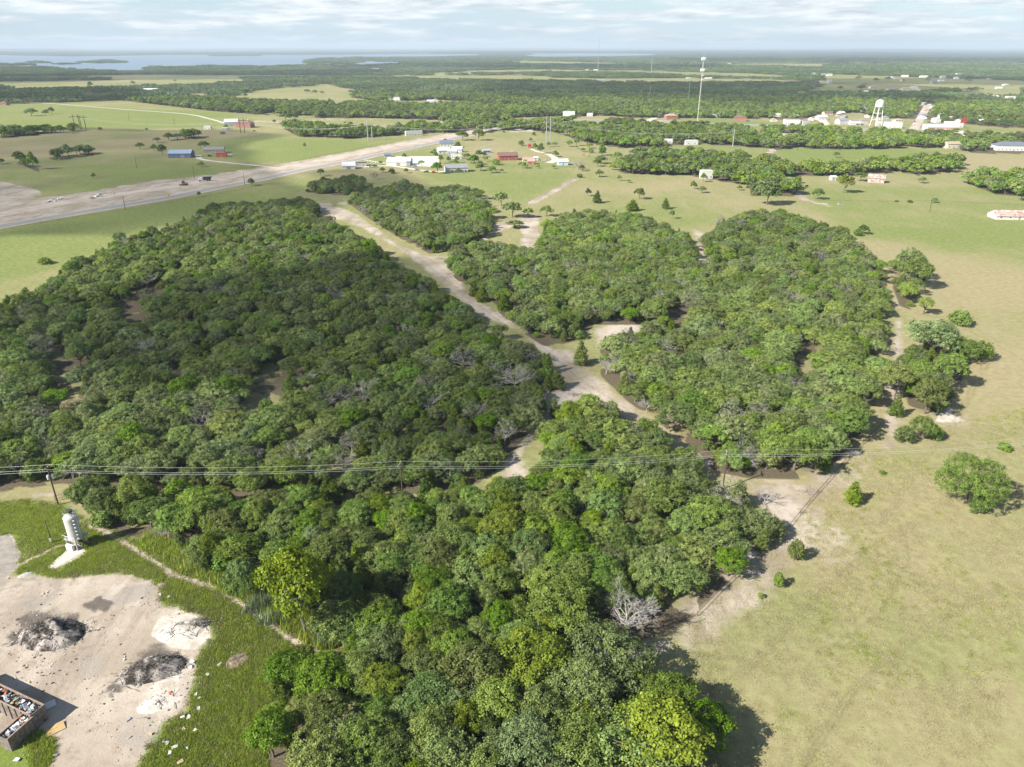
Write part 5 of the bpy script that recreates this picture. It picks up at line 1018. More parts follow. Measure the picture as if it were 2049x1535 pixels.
def bits(name, P, n, smin, smax, mats, seed, label, dens=None):
    g = np.random.default_rng(seed); x0, y0 = P.min(0); x1, y1 = P.max(0); X = g.uniform(x0, x1, n * 4); Y = g.uniform(y0, y1, n * 4); k = inside(P, X, Y) & (Y > 58) & (np.abs(X) < Y * .78 + 12)
    if dens: k &= dens(X, Y)
    X, Y = X[k][:n], Y[k][:n]; ms = []
    for i, m_ in enumerate(mats):
        q = MB().box(-.5, .5, -.35, .35, -.1, .4); q.v = [(a + g.uniform(-.2, .2), b + g.uniform(-.2, .2), c + g.uniform(-.12, .12)) for a, b, c in q.v]; ms.append(q.mesh('bit', m_))
    S = smin + (smax - smin) * g.random(len(X)) ** 4; mass(name, name, ms, X, Y, g.uniform(0, 6.28, len(X)), S, S * g.uniform(.5, 1.1, len(X)), g.integers(0, len(ms), len(X)), label)
bits('yard_rubble', YARD, 2600, .08, .42, [pmat('stone_pale', (.5, .46, .42), .95), pmat('stone_dark', (.13, .115, .10), .95), pmat('stone_tan', (.36, .28, .2), .95)], 41, 'stones and debris strewn over the bare yard', lambda X, Y: rng.random(X.shape) < sstep(.35, .75, fnoise(X, Y, 7, 44)))
PAST = poly([(1380,1250),(1560,1070),(1700,915),(1900,850),(2200,780),(2500,1300),(2300,1800),(1440,1800),(1400,1500),(1380,1400)])
tufts('pasture_grass', PAST, 30000, 'dry', .12, .045, .36, 13, 'short dry grass of the near pasture', allw, lambda X, Y: rng.random(X.shape) < .15 + .85 * sstep(.25, .75, fnoise(X, Y, 9, 78)))
tufts('pasture_weeds', PAST, 9000, 'grass', .16, .05, .3, 14, 'green patches in the near pasture', allw, lambda X, Y: rng.random(X.shape) < sstep(.45, .8, fnoise(X, Y, 14, 79)))
EDGE = poly([(280,1085),(420,1165),(500,1210),(640,1300),(690,1290),(560,1190),(420,1120),(300,1070)])
tufts('edge_weeds', EDGE, 2600, 'grass', 1.2, .07, .5, 15, 'rank weeds along the wood edge')
for i, (px, py, n_) in enumerate(((520,1215,46),(560,1245,60),(655,1262,60),(672,1275,40))):
    b = at(px, py); g = np.random.default_rng(i + 5); o = empty('reed_clump', (b.x, b.y, 0)); tag(o, ('leftmost', 'second', 'third', 'rightmost')[i] + ' clump of tall silvery reeds at the wood edge', 'reeds', 'silvery reed clumps at the wood edge')
    for j in range(n_ // 12): link('leaves', tuft_mesh('reed', 90, 3.4, .09, .8, LEAF['reed'], 50 + i * 9 + j), o, (g.normal() * 1.1, g.normal() * .9, 0))

# ------------------------------------------------------------------ power line, masts, water tower
def power_pole(x, y, H, label, name='utility_pole', arms=1, rz=R(80), transformer=0, group='poles of the near power line', lean=0.0, r=.17):
    o = empty(name, (x, y, 0), rz); tag(o, label, 'utility pole', group); o.rotation_euler = (0, lean, rz)
    MB().tube([(0, 0, -.5), (0, 0, H * .5), (0, 0, H)], [r * 1.2, r, r * .75], 9).build('pole', TIMBER, o, smooth=False)
    for k in range(arms):
        z = H - .35 - k * 1.1; MB().box(-1.25, 1.25, .15, .29, z, z + .15).build('crossarm', TIMBER, o)
        for q in (-1.15, -.4, .4, 1.15): MB().lathe([(.0, z + .15), (.07, z + .152), (.1, z + .26), (.05, z + .38), (.0, z + .39)], 8, (q, .22)).build('insulator', pmat('porcelain', (.6, .6, .58), .3), o)
    for q in range(transformer):
        a = q * 2.1 - .6; cx_, cy_ = .55 * math.cos(a), .55 * math.sin(a)
        t = MB().lathe([(0, H - 3.4), (.30, H - 3.38), (.31, H - 2.4), (.24, H - 2.3), (0, H - 2.28)], 12, (cx_, cy_)).build('transformer', pmat('transformer_grey', (.62, .63, .62), .5), o, smooth=False)
        MB().lathe([(0, H - 2.28), (.05, H - 2.27), (.06, H - 2.05), (0, H - 2.0)], 6, (cx_, cy_)).build('bushing', pmat('porcelain', (.6, .6, .58), .3), t)
    return o
def wire(a, b, sag, label, name='power_line_wire', r=.03, group=None, n=20):
    a = Vector(a); b = Vector(b); P = [a.lerp(b, i / n) - Vector((0, 0, sag * 4 * (i / n) * (1 - i / n))) for i in range(n + 1)]
    return tag(MB().tube(P, r, 5, False).build(name, WIRE), label, 'wire', group)
NP = [(-200, 130.5), (-112.6 * 1480 / 1366, 137.0), (0, 0), (0, 0), (0, 0)]
def solve_pole(px, pytop, H):
    p = at(px, pytop, H); return (p.x, p.y)
HN = 10.5
Pn = [solve_pole(94, 935, HN), solve_pole(801, 928, HN), solve_pole(1456, 905, HN)]
d0 = Vector(Pn[0]) - Vector(Pn[1]); d1 = Vector(Pn[2]) - Vector(Pn[1]); Pn = [tuple(Vector(Pn[0]) + d0)] + Pn + [(Pn[2][0] + 82, Pn[2][1] + 7), (Pn[2][0] + 165, Pn[2][1] + 15)]
labs = ['timber pole off beyond the left wood edge', 'timber pole with two grey transformers above the silo', 'slim timber pole amid the trees in the middle of the line', 'timber pole by the sandy lane corner of the right wood', 'timber pole far out in the right pasture', 'last timber pole of the line in the right pasture']
for i, (x, y) in enumerate(Pn): power_pole(x, y, HN, labs[i], transformer=2 if i == 1 else 0)
ca, sa = math.cos(R(80)), math.sin(R(80))
for i in range(len(Pn) - 1):
    for k, (off, z) in ((0, (1.15, HN + .05)), (1, (-1.15, HN + .05)), (2, (0.1, HN - 1.2))):
        a = (Pn[i][0] + off * ca, Pn[i][1] + off * sa, z); b = (Pn[i + 1][0] + off * ca, Pn[i + 1][1] + off * sa, z)
        wire(a, b, 1.3, ('far', 'near', 'lower neutral')[k] + ' wire of the span ' + ('entering from the left to the transformer pole', 'from the transformer pole to the middle pole', 'from the middle pole to the lane corner pole', 'from the lane corner pole out over the pasture', 'leaving over the right pasture')[i], r=.017, group='wires of the near power line')
# gate frame and light post by the silo
b = at(115, 1002); o = empty('pipe_gate', (b.x, b.y, 0), .35); tag(o, 'small brown pipe gate frame beside the transformer pole', 'gate')
for x in (-1.6, 0.0): MB().tube([(x + 1.2, 0, 0), (x + 1.2, 0, 1.5)], .05, 6).build('post', STEELD, o)
MB().tube([(-.4, 0, 1.5), (1.2, 0, 1.5)], .05, 6).build('rail', STEELD, o); MB().tube([(-.4, 0, .7), (1.2, 0, .7)], .04, 6).build('rail', STEELD, o)
b = at(104, 1086); H = height_for(104, 1086, 44); o = empty('meter_pole', (b.x, b.y, 0)); tag(o, 'thin dark pole with a meter box in the grass left of the silo', 'pole')
MB().tube([(0, 0, -.3), (0, 0, H)], [.12, .08], 8).build('pole', TIMBER, o); MB().box(-.25, .25, -.32, -.12, .5, 1.3).build('meter_box', STEEL, o)
# poles of the fields
for px, py, ph, lb in ((274,336,22,'leaning bare pole in the shaded meadow'),(389,357,24,'bare pole beside the new road left of the dump truck'),(251,420,28,'dark pole on the verge between the road lanes'),(490,370,22,'pole beside the verge shrub tree'),(1860,424,30,'lone leaning pole in the green pasture'),
                       (1596,301,34,'dark pole at the grove edge under the town'),(1526,288,20,'pole by the dirt track crossing'),(1610,242,16,'pole in front of the town garage'),(1873,212,20,'pole by the far street'),(259,242,16,'pole in the bright far field, left'),(349,250,14,'pole in the bright far field, right')):
    b = at(px, py); H = height_for(px, py, ph); power_pole(b.x, b.y, H, lb, arms=0, group='single poles about the fields', lean=R(1.5), r=.16 if py > 320 else .2)
def hframe(px, py, ph, label, W=5.0, mat=STEEL, nm='transmission_tower'):
    b = at(px, py); H = height_for(px, py, ph); o = empty(nm, (b.x, b.y, 0), R(25)); tag(o, label, 'transmission pole', 'transmission poles of the high line')
    for s in (-1, 1): MB().tube([(s * W / 2, 0, -.5), (s * W / 2, 0, H)], [.5, .28], 9).build('pole', mat, o)
    MB().box(-W * 1.25, W * 1.25, -.2, .2, H * .80, H * .80 + .5).build('crossarm', mat, o)
    for q in (-W * 1.15, 0, W * 1.15): MB().tube([(q, 0, H * .80 - 1.8), (q, 0, H * .80)], .14, 6).build('insulator', pmat('porcelain', (.6, .6, .58), .3), o)
    return o, b, H
h1, b1, H1 = hframe(741, 282, 42, 'tall pale steel pole pair in the meadow by the new road')
h2, b2, H2 = hframe(1097, 286, 54, 'tall pale steel pole pair at the meadow edge under the highway')
b3 = at(1466, 294); H3 = height_for(1466, 294, 36); o = empty('transmission_pole', (b3.x, b3.y, 0)); tag(o, 'single pale steel pole left of the dirt track crossing', 'transmission pole', 'transmission poles of the high line'); MB().tube([(0, 0, -.5), (0, 0, H3)], [.5, .28], 9).build('pole', STEEL, o); MB().box(-2.5, 2.5, -.15, .15, H3 * .88, H3 * .88 + .3).build('crossarm', STEEL, o)
h4, b4, H4 = hframe(486, 266, 30, 'dark pole pair before the brown roofed farmhouse', 5, TIMBER); h5, b5, H5 = hframe(156, 258, 30, 'left dark pole pair by the scrub line', 6, TIMBER); h6, b6, H6 = hframe(168, 258, 28, 'right dark pole pair by the scrub line', 5, TIMBER)
for k, off in enumerate((-5.5, 0, 5.5)):
    for (p, hp), (q, hq), nm in (((b1, H1 * .78), (b2, H2 * .78), 'between the two steel pole pairs'), ((b2, H2 * .78), (b3, H3 * .86), 'from the right steel pair to the single steel pole'), ((b4, H4 * .78), (b1, H1 * .78), 'from the farmhouse poles to the left steel pair'), ((b5, H5 * .78), (b4, H4 * .78), 'crossing the bright far field')):
        d = (q - p).normalized(); nx = Vector((-d.y, d.x, 0)) * off; wire((p.x + nx.x, p.y + nx.y, hp), (q.x + nx.x, q.y + nx.y, hq), 7, ('near', 'middle', 'far')[k] + ' high line wire ' + nm, 'transmission_wire', .035, 'wires of the high line', 14)
def mast():
    b = at(1396, 242); H = height_for(1396, 242, 128); o = empty('radio_mast', (b.x, b.y, 0)); tag(o, 'very tall slim white cell mast with two rings of antennas', 'mast')
    for q in range(3):
        a = q * 2.094; MB().tube([(1.1 * math.cos(a), 1.1 * math.sin(a), 0), (.6 * math.cos(a), .6 * math.sin(a), H)], .13, 6).build('leg', WHITE_P, o)
    lt = MB(); n = 30
    for k in range(n):
        z0, z1 = H * k / n, H * (k + 1) / n; r0, r1 = 1.1 - .5 * k / n, 1.1 - .5 * (k + 1) / n
        for q in range(3):
            a, c = q * 2.094, (q + 1) * 2.094; lt.tube([(r0 * math.cos(a), r0 * math.sin(a), z0), (r1 * math.cos(c), r1 * math.sin(c), z1)], .06, 4, False); lt.tube([(r1 * math.cos(a), r1 * math.sin(a), z1), (r1 * math.cos(c), r1 * math.sin(c), z1)], .08, 4, False)
    lt.build('lattice', WHITE_P, o)
    for z in (H * .97, H * .80):
        MB().lathe([(1.2, z - .3), (2.6, z - .3), (2.6, z), (1.2, z), (1.2, z - .3)], 14).build('platform', WHITE_P, o)
        for k in range(9):
            a = k * .698; c_, s_ = math.cos(a) * 2.9, math.sin(a) * 2.9; MB().box(c_ - .35, c_ + .35, s_ - .35, s_ + .35, z - 1.8, z + 2.0).build('antenna', WHITE_P, o)
    for z in (H * .72, H * .66): MB().lathe([(0, z - .9), (.5, z - .9), (1.1, z - .2), (1.1, z + .2), (0, z + .5)], 12, (1.6, -1.0)).build('dish', WHITE_P, o)
    MB().tube([(0, 0, H), (0, 0, H + 5)], .09, 5).build('lightning_rod', WHITE_P, o)
mast()
for px, py, ph, lb in ((1377,206,48,'thin grey guyed mast left of the cell mast'),(1196,150,72,'hair thin far mast against the horizon'),(1300,195,22,'thin short mast in the dark wood'),(1303,146,30,'thin far mast above the pale field')):
    b = at(px, py); H = height_for(px, py, ph); tag(MB().tube([(0, 0, 0), (0, 0, H)], [mpp(b) * .55, mpp(b) * .4], 5).build('thin_mast', STEEL, None, (b.x, b.y, 0)), lb, 'mast')
def water_tower():
    b = at(1752, 252); H = height_for(1752, 252, 53); o = empty('water_tower', (b.x, b.y, 0), .4); tag(o, 'white water tower with rounded tank on splayed legs', 'water tower')
    r = 5.2; zt = H * .70
    MB().lathe([(0, zt - .9), (r * .55, zt - .3), (r * .97, zt + 1.2), (r, zt + 1.8), (r, H - 3.2), (r * .8, H - 1.6), (r * .4, H - .5), (0, H)], 28).build('tank', WHITE_P, o, smooth=True)
    MB().lathe([(r + .02, zt + 1.5), (r + .9, zt + 1.5), (r + .9, zt + 1.62), (r + .02, zt + 1.62)], 28).build('balcony', WHITE_P, o)
    L4 = [(math.cos(a), math.sin(a)) for a in (.785, 2.356, 3.927, 5.498)]
    for c, s in L4: MB().tube([(c * 7.6, s * 7.6, 0), (c * 4.6, s * 4.6, zt + 1.2)], .42, 8).build('leg', WHITE_P, o)
    MB().tube([(0, 0, 0), (0, 0, zt)], .7, 10).build('riser', WHITE_P, o)
    for f in (.33, .66):
        rr_ = 7.6 - 3.0 * f; z = (zt + 1.2) * f
        for i in range(4): MB().tube([(L4[i][0] * rr_, L4[i][1] * rr_, z), (L4[(i + 1) % 4][0] * rr_, L4[(i + 1) % 4][1] * rr_, z)], .2, 5).build('strut', WHITE_P, o)
    MB().tube([(0, 0, H), (0, 0, H + 1.2)], .1, 5).build('vent', WHITE_P, o)
water_tower()
def red_sign():
    b = at(1925, 257); H = height_for(1925, 257, 20); o = empty('fuel_sign', (b.x, b.y, 0)); tag(o, 'tall red roadside sign board at the filling station', 'sign')
    for x in (-1.6, 1.6): MB().tube([(x, 0, 0), (x, 0, H * .6)], .2, 6).build('post', STEEL, o)
    MB().box(-4, 4, -.3, .3, H * .55, H).build('board', RED, o)
red_sign()

# ------------------------------------------------------------------ silo
def silo():
    b = at(157, 1092); H = 8.3; r = 1.4; o = empty('silo', (b.x, b.y, 0), R(-20)); tag(o, 'upright white cement silo with caged ladder on a steel frame', 'silo')
    shell = pmat('silo_paint', (0.52, 0.52, 0.49), 0.5, 0.08, .6, 0, 0, (0.46, 0.455, 0.43)); z0 = 2.5
    MB().lathe([(.35, 1.5), (.38, 1.7), (r, z0), (r, H - .7), (r * .93, H - .45), (.35, H), (0, H + .02)], 48).build('tank', shell, o)
    for z in (z0 + .3, 5.2, H - .75): MB().lathe([(r + .004, z - .04), (r + .02, z - .04), (r + .02, z + .04), (r + .004, z + .04)], 48).build('hoop', shell, o)
    for sx in (-1, 1):
        for sy in (-1, 1): MB().box(sx * 1.35 - .1, sx * 1.35 + .1, sy * 1.35 - .1, sy * 1.35 + .1, 0, z0 + .6).build('leg', STEEL, o)
        MB().tube([(sx * 1.35, -1.35, .2), (sx * 1.35, 1.35, z0)], .06, 5).build('brace', STEELD, o); MB().tube([(sx * 1.35, 1.35, .2), (sx * 1.35, -1.35, z0)], .06, 5).build('brace', STEELD, o)
        MB().tube([(-1.35, sx * 1.35, .2), (1.35, sx * 1.35, z0)], .06, 5).build('brace', STEELD, o); MB().tube([(1.35, sx * 1.35, .2), (-1.35, sx * 1.35, z0)], .06, 5).build('brace', STEELD, o)
    MB().box(-1.7, 1.7, -1.7, 1.7, z0 - .12, z0).build('platform', STEEL, o)
    for (xa, ya, xb, yb) in ((-1.68, -1.68, 1.68, -1.68), (1.68, -1.68, 1.68, 1.68), (1.68, 1.68, -1.68, 1.68), (-1.68, 1.68, -1.68, -1.68)): MB().tube([(xa, ya, z0 + 1.0), (xb, yb, z0 + 1.0)], .035, 5).build('railing', STEEL, o)
    lx = r + .35; lad = empty('ladder', (0, 0, 0), R(-14)); lad.parent = o
    for y in (-.25, .25): MB().tube([(lx, y, .3), (lx, y, H + .9)], .04, 5).build('rail', STEELD, lad)
    for k in range(26): MB().tube([(lx, -.25, .5 + k * .31), (lx, .25, .5 + k * .31)], .02, 4).build('rung', STEELD, lad)
    for k in range(6): MB().tube([(lx + .42 * math.sin(t), .42 * math.cos(t), 3.0 + k * .9) for t in [i * math.pi / 8 for i in range(9)]], .05, 4).build('cage_hoop', STEEL, lad)
    for t in (.8, 1.57, 2.34): MB().tube([(lx + .42 * math.sin(t), .42 * math.cos(t), 3.0), (lx + .42 * math.sin(t), .42 * math.cos(t), H + .2)], .025, 4).build('cage_bar', STEEL, lad)
    pts_ = [(1.2 * math.cos(a), 1.2 * math.sin(a), H + .75) for a in [i * .524 for i in range(13)]]; MB().tube(pts_, .035, 5, False).build('top_railing', STEEL, o)
    for i in range(0, 12, 2): MB().tube([(pts_[i][0], pts_[i][1], H - .5), pts_[i]], .03, 4).build('stanchion', STEEL, o)
    MB().lathe([(.3, H), (.32, H + .5), (.5, H + .5), (.5, H + .9), (0, H + 1.0)], 12, (.1, .2)).build('filter', STEELD, o)
    MB().box(-1.2, 0.6, -2.0, -1.4, 0, 1.3).build('control_cabinet', WHITE_P, o); MB().tube([(.2, .2, 1.4), (1.6, .9, .5), (2.5, 1.2, .4)], .22, 8).build('screw_conveyor', STEELD, o)
    MB().tube([(-.2, 1.72, .2), (-.2, 1.72, H - .1), (-.1, .5, H + .2)], .06, 6).build('fill_pipe', STEEL, o)
silo()

# ------------------------------------------------------------------ bins of scrap, heaps, litter
def scrap_bits(o, n, x0, x1, y0, y1, z, seed):
    g = random.Random(seed); cols = [pmat('scrap_white', (.78, .78, .76), .6), pmat('scrap_black', (.03, .03, .035), .6), pmat('scrap_grey', (.42, .43, .45), .6), pmat('scrap_orange', (.50, .16, .06), .7), pmat('scrap_blue', (.12, .2, .36), .6), pmat('scrap_tan', (.5, .38, .25), .8)]
    for k in range(n):
        mb = MB(); w, d, h = g.uniform(.25, .8), g.uniform(.2, .6), g.uniform(.12, .5); mb.box(-w / 2, w / 2, -d / 2, d / 2, -h / 2, h / 2)
        mb.v = [(a + g.uniform(-.1, .1), b_ + g.uniform(-.1, .1), c + g.uniform(-.06, .06)) for a, b_, c in mb.v]
        q = mb.build('scrap_piece', cols[g.choice([0, 0, 0, 0, 1, 1, 1, 2, 2, 3, 4, 5])], o, (g.uniform(x0, x1), g.uniform(y0, y1), z + g.uniform(-.15, .3))); q.rotation_euler = (g.uniform(-.6, .6), g.uniform(-.6, .6), g.uniform(0, 6))
def bin_(p0, p1, W, H, label, nrib, seed, nbits):
    """open topped ribbed steel bin between two upper corners given at its height"""
    a, b_ = at(p0[0], p0[1], H), at(p1[0], p1[1], H); d = b_ - a; L_ = d.length; rz = math.atan2(d.y, d.x); o = empty('scrap_bin', (a.x, a.y, 0), rz); tag(o, label, 'scrap bin')
    rusty = pmat('rusted_bin', (.22, .195, .175), .85, .2, 1.4, 0, .1, (.11, .075, .06)); t = .1
    MB().box(0, L_, 0, t, 0, H).build('side', rusty, o); MB().box(0, L_, -W, -W + t, 0, H).build('side', rusty, o)
    MB().box(0, t, -W + t + .002, -.002, 0, H - .01).build('end', rusty, o); MB().box(L_ - t, L_, -W + t + .002, -.002, 0, H - .01).build('end', rusty, o); MB().box(t + .002, L_ - t - .002, -W + t + .002, -.002, .05, .15).build('floor', rusty, o)
    for i in range(nrib):
        x = L_ * (i + .5) / nrib
        for y in (.002, -W - .142): MB().box(x - .07, x + .07, y + t if y > 0 else y, (y + t if y > 0 else y) + .14, .05, H - .1).build('rib', rusty, o)
    for y in (.0, -W + .0): MB().box(-.05, L_ + .05, y - .06, y + .12, H + .003, H + .12).build('top_rail', pmat('worn_orange_rail', (.38, .27, .20), .8, .2, 2), o)
    pile = MB(); nx_ = 16; ny_ = 4
    V = [(t + (L_ - 2 * t) * i / nx_, -W + t + (W - 2 * t) * j / ny_, H - .75 + .35 * rnd.random()) for i in range(nx_ + 1) for j in range(ny_ + 1)]
    pile.add(V, [(i * (ny_ + 1) + j, (i + 1) * (ny_ + 1) + j, (i + 1) * (ny_ + 1) + j + 1, i * (ny_ + 1) + j + 1) for i in range(nx_) for j in range(ny_)]).build('scrap_fill', pmat('scrap_dark', (.10, .10, .10), .8, .3, 3, 0, 0, (.35, .34, .33)), o)
    scrap_bits(o, nbits, .5, L_ - .5, -W + .4, -.4, H - .35, seed); return o
bin_((-60, 1342), (87, 1411), 2.3, 3.0, 'long rusty open bin heaped with white and black scrap', 12, 3, 130)
bin_((86, 1416), (14, 1480), 2.0, 2.6, 'shorter ribbed rusty bin set across the end of the long one', 8, 4, 60)
for lb, px, py, w, d, nm in (('pale bent panel leaning beside the bin corner', 97, 1413, 1.1, .7, 'panel'), ('tan plywood sheet lying by the bins', 110, 1460, 1.4, .9, 'plywood_sheet')):
    b = at(px, py); q = MB().add([(-w, -d, .05), (w, -d, .05), (w, d, .25), (-w, d, .18), (-w, -d, .09), (w, -d, .09), (w, d, .29), (-w, d, .22)], [(3, 2, 1, 0), (4, 5, 6, 7), (0, 1, 5, 4), (1, 2, 6, 5), (2, 3, 7, 6), (3, 0, 4, 7)]).build(nm, pmat('sheet_' + nm, (.62, .62, .6) if nm == 'panel' else (.5, .34, .16), .8), None, (b.x, b.y, .02), .7); tag(q, lb, 'sheet')
def heap(name, px, py, rx, ry, h, label, mat, cat, seed, rz=0.0, sticks=0, stick_mat=None, rough=.25, ash=0):
    b = at(px, py); g = np.random.default_rng(seed); o = empty(name, (b.x, b.y, 0), rz); tag(o, label, cat)
    n = 36; A, Q = np.meshgrid(np.linspace(-1.3, 1.3, n), np.linspace(-1.3, 1.3, n), indexing='ij'); rr_ = np.hypot(A, Q); Z = h * np.clip(1 - rr_ ** 1.6, -.1, 1) * (.6 + .8 * fnoise(A * 10, Q * 10, 4.0, seed, 3)) + rough * (fnoise(A * 10, Q * 10, 1.2, seed + 4, 2) - .5) * np.clip(1.3 - rr_, 0, 1); Z = np.where(rr_ > 1.12, -.3, Z)
    V = np.stack([A * rx, Q * ry, Z], -1).reshape(-1, 3); F = [(i * n + j, (i + 1) * n + j, (i + 1) * n + j + 1, i * n + j + 1) for i in range(n - 1) for j in range(n - 1)]
    link('mound', mesh_np('mound', V, F, mat, False), o)
    if sticks:
        for part, cnt in (('branches', sticks),):
            mb = MB()
            for _ in range(cnt):
                x, y = g.normal(size=2) * .42; z = h * max(0, 1 - math.hypot(x, y) ** 1.5) * .9 + .1; a = g.uniform(0, 6.28); L_ = g.uniform(.5, 2.4); d = Vector((math.cos(a), math.sin(a), g.uniform(-.25, .45))).normalized(); p = Vector((x * rx, y * ry, z)); mb.tube([p - d * L_ * .5, p + Vector(g.normal(size=3)) * .08, p + d * L_ * .5], [.06, .045, .02], 3, False)
            tag(mb.build(part, stick_mat, o), kind='stuff')
    return o
ASH = pmat('ash_and_char', (.36, .32, .29), .95, .3, .42, 0, .6, (.030, .026, .022)); ASH.node_tree.nodes['Color Ramp'].color_ramp.elements[0].position = .43; ASH.node_tree.nodes['Color Ramp'].color_ramp.elements[1].position = .60; CHAR = pmat('charred_wood', (.14, .12, .105), .95, .3, 2)
heap('burn_heap', 104, 1270, 6.2, 4.2, 2.7, 'large burnt brush heap, ash grey left and black right', ASH, 'burn heap', 31, -.15, 420, CHAR, 1.3)
heap('burn_heap', 306, 1340, 5.6, 3.2, 2.0, 'smaller burnt brush heap at the grass edge', ASH, 'burn heap', 32, .3, 420, CHAR, 1.1)
heap('sand_heap', 362, 1262, 4.4, 3.2, .7, 'low heap of bright white sand beside the grass', pmat('white_sand', (.60, .55, .48), .95, .16, .9, 0, .4), 'sand heap', 33, .2, 60, pmat('grey_twig', (.28, .25, .22), .9))
heap('sand_heap', 320, 1405, 3.6, 2.0, .35, 'flat spill of white sand below the smaller burnt heap', pmat('white_sand', (.72, .68, .62), .95), 'sand heap', 34, .5, 20, pmat('grey_twig', (.28, .25, .22), .9))
heap('brush_heap', 395, 1250, 2.2, 1.4, .8, 'grey twiggy brush heap on the grass edge behind the white sand', pmat('brush', (.25, .22, .18), .95, .2, 2), 'brush heap', 35, .2, 160, pmat('grey_twig', (.28, .25, .22), .9))
heap('soil_patch', 475, 1322, 2.6, 1.9, .35, 'bare brown mound with white debris in the lush grass', pmat('soil', (.30, .22, .15), .95, .2, 2), 'mound', 36, .9, 40, pmat('grey_twig', (.28, .25, .22), .9))
heap('stone_heap', 52, 1150, 1.5, .7, .4, 'low line of stones by the round pit edge', CONC, 'stone heap', 37, .6, 0)
# litter: each scrap a thing of its own
LIT = [(385,1325,'white'),(382,1336,'white'),(440,1330,'white'),(466,1328,'white'),(398,1418,'white'),(400,1397,'white'),(342,1388,'red'),(367,1460,'tan'),(328,1483,'white'),(335,1488,'white'),(392,1390,'white'),(366,1436,'white'),(378,1436,'white'),(340,1507,'white'),(362,1526,'tan'),(391,1462,'white'),(256,1441,'grey'),(337,1195,'white'),(320,1190,'white'),(33,1522,'white'),(375,1497,'white'),(300,1470,'tan'),(278,1370,'grey'),(350,1495,'white'),(110,1512,'grey'),(416,1350,'white'),(330,1330,'white'),(345,1345,'white')]
ADJL = {'white': 'white', 'red': 'bright red orange', 'tan': 'tan', 'grey': 'grey'}
for i, (px, py, c) in enumerate(LIT):
    b = at(px, py); s = rnd.uniform(.22, .42) * (1.5 if c == 'red' else 1); mb = MB().box(-s, s, -s * .6, s * .6, 0, s * .5); mb.v = [(a + rnd.uniform(-.12, .12), d + rnd.uniform(-.12, .12), max(0, z + rnd.uniform(-.05, .1))) for a, d, z in mb.v]
    nearest = 'in the lush grass' if px > 360 else 'on the bare yard ground'
    o = mb.build('litter_scrap', {'white': pmat('scrap_white', (.78, .78, .76)), 'red': pmat('scrap_red', (.65, .09, .03)), 'tan': pmat('scrap_tan', (.5, .38, .25)), 'grey': pmat('scrap_grey', (.42, .43, .45))}[c], None, (b.x, b.y, 0.02), rnd.uniform(0, 3))
    tag(o, f'small {ADJL[c]} scrap of litter {nearest}', 'litter', f'{ADJL[c]} litter {nearest}')
# broken concrete beside the excavation
for i, (px, py, w) in enumerate(((88,408,5),(97,404,7),(103,401,8),(110,403,6),(118,399,8),(124,397,6),(131,398,4),(184,397,8),(192,394,7),(198,391,9),(204,393,5),(212,391,6),(220,389,4),(226,388,5))):
    b = at(px, py); s = w * mpp(b) * .5; mb = MB().box(-s, s, -s * .8, s * .8, -.1, s * .55); mb.v = [(a + rnd.uniform(-.4, .4) * s, d + rnd.uniform(-.4, .4) * s, z + rnd.uniform(-.3, .4) * s) for a, d, z in mb.v]
    tag(mb.build('concrete_rubble', pmat('rubble_white', (.60, .60, .58), .9), None, (b.x, b.y, 0), rnd.uniform(0, 3)), 'white broken concrete block in the ' + ('left' if px < 150 else 'right') + ' rubble row beside the excavation', 'rubble', ('left' if px < 150 else 'right') + ' row of broken concrete beside the excavation')

# ------------------------------------------------------------------ vehicles, fences, small things
def car(px, py, label, color, rz, kind='car', s=1.0, cat=None):
    b = at(px, py); o = empty('parked_' + kind, (b.x, b.y, 0), rz, s); tag(o, label, cat or kind, 'vehicles parked about the farms and town')
    m = pmat('car_' + color, {'white': (.75, .75, .75), 'black': (.03, .03, .035), 'red': (.45, .03, .03), 'grey': (.3, .31, .33), 'blue': (.05, .1, .25)}[color], .35, .03)
    P = [(-2.3, .45), (-2.3, .95), (-1.2, 1.05), (1.1, 1.05), (2.25, .98), (2.3, .45)] if kind == 'pickup' else [(-2.2, .4), (-2.2, .95), (-1.3, 1.0), (1.3, 1.0), (2.15, .9), (2.2, .4)]
    def prism(P, w): n = len(P); return MB().add([(x, -w, z) for x, z in P] + [(x, w, z) for x, z in P], [tuple(range(n)), tuple(range(2 * n - 1, n - 1, -1))] + [(i, i + n, (i + 1) % n + n, (i + 1) % n) for i in range(n)])
    prism(P, .92).build('body', m, o); C_ = [(.1, 1.053), (.35, 1.6), (1.2, 1.65), (1.6, 1.053)] if kind == 'pickup' else [(-1.7, 1.003), (-1.2, 1.5), (.4, 1.55), (1.1, 1.003)]
    prism(C_, .78).build('windows', GLASS, o); C2 = [(C_[1][0] + .05, C_[1][1] + .003), (C_[1][0] + .1, C_[1][1] + .06), (C_[2][0] - .1, C_[2][1] + .06), (C_[2][0] - .05, C_[2][1] + .003)]; prism(C2, .76).build('roof', m, o)
    for x in (-1.4, 1.4):
        for y in (-.9, .9): MB().tube([(x, y - .12, .36), (x, y + .12, .36)], .36, 10).build('wheel', RUBBER, o)
    return o
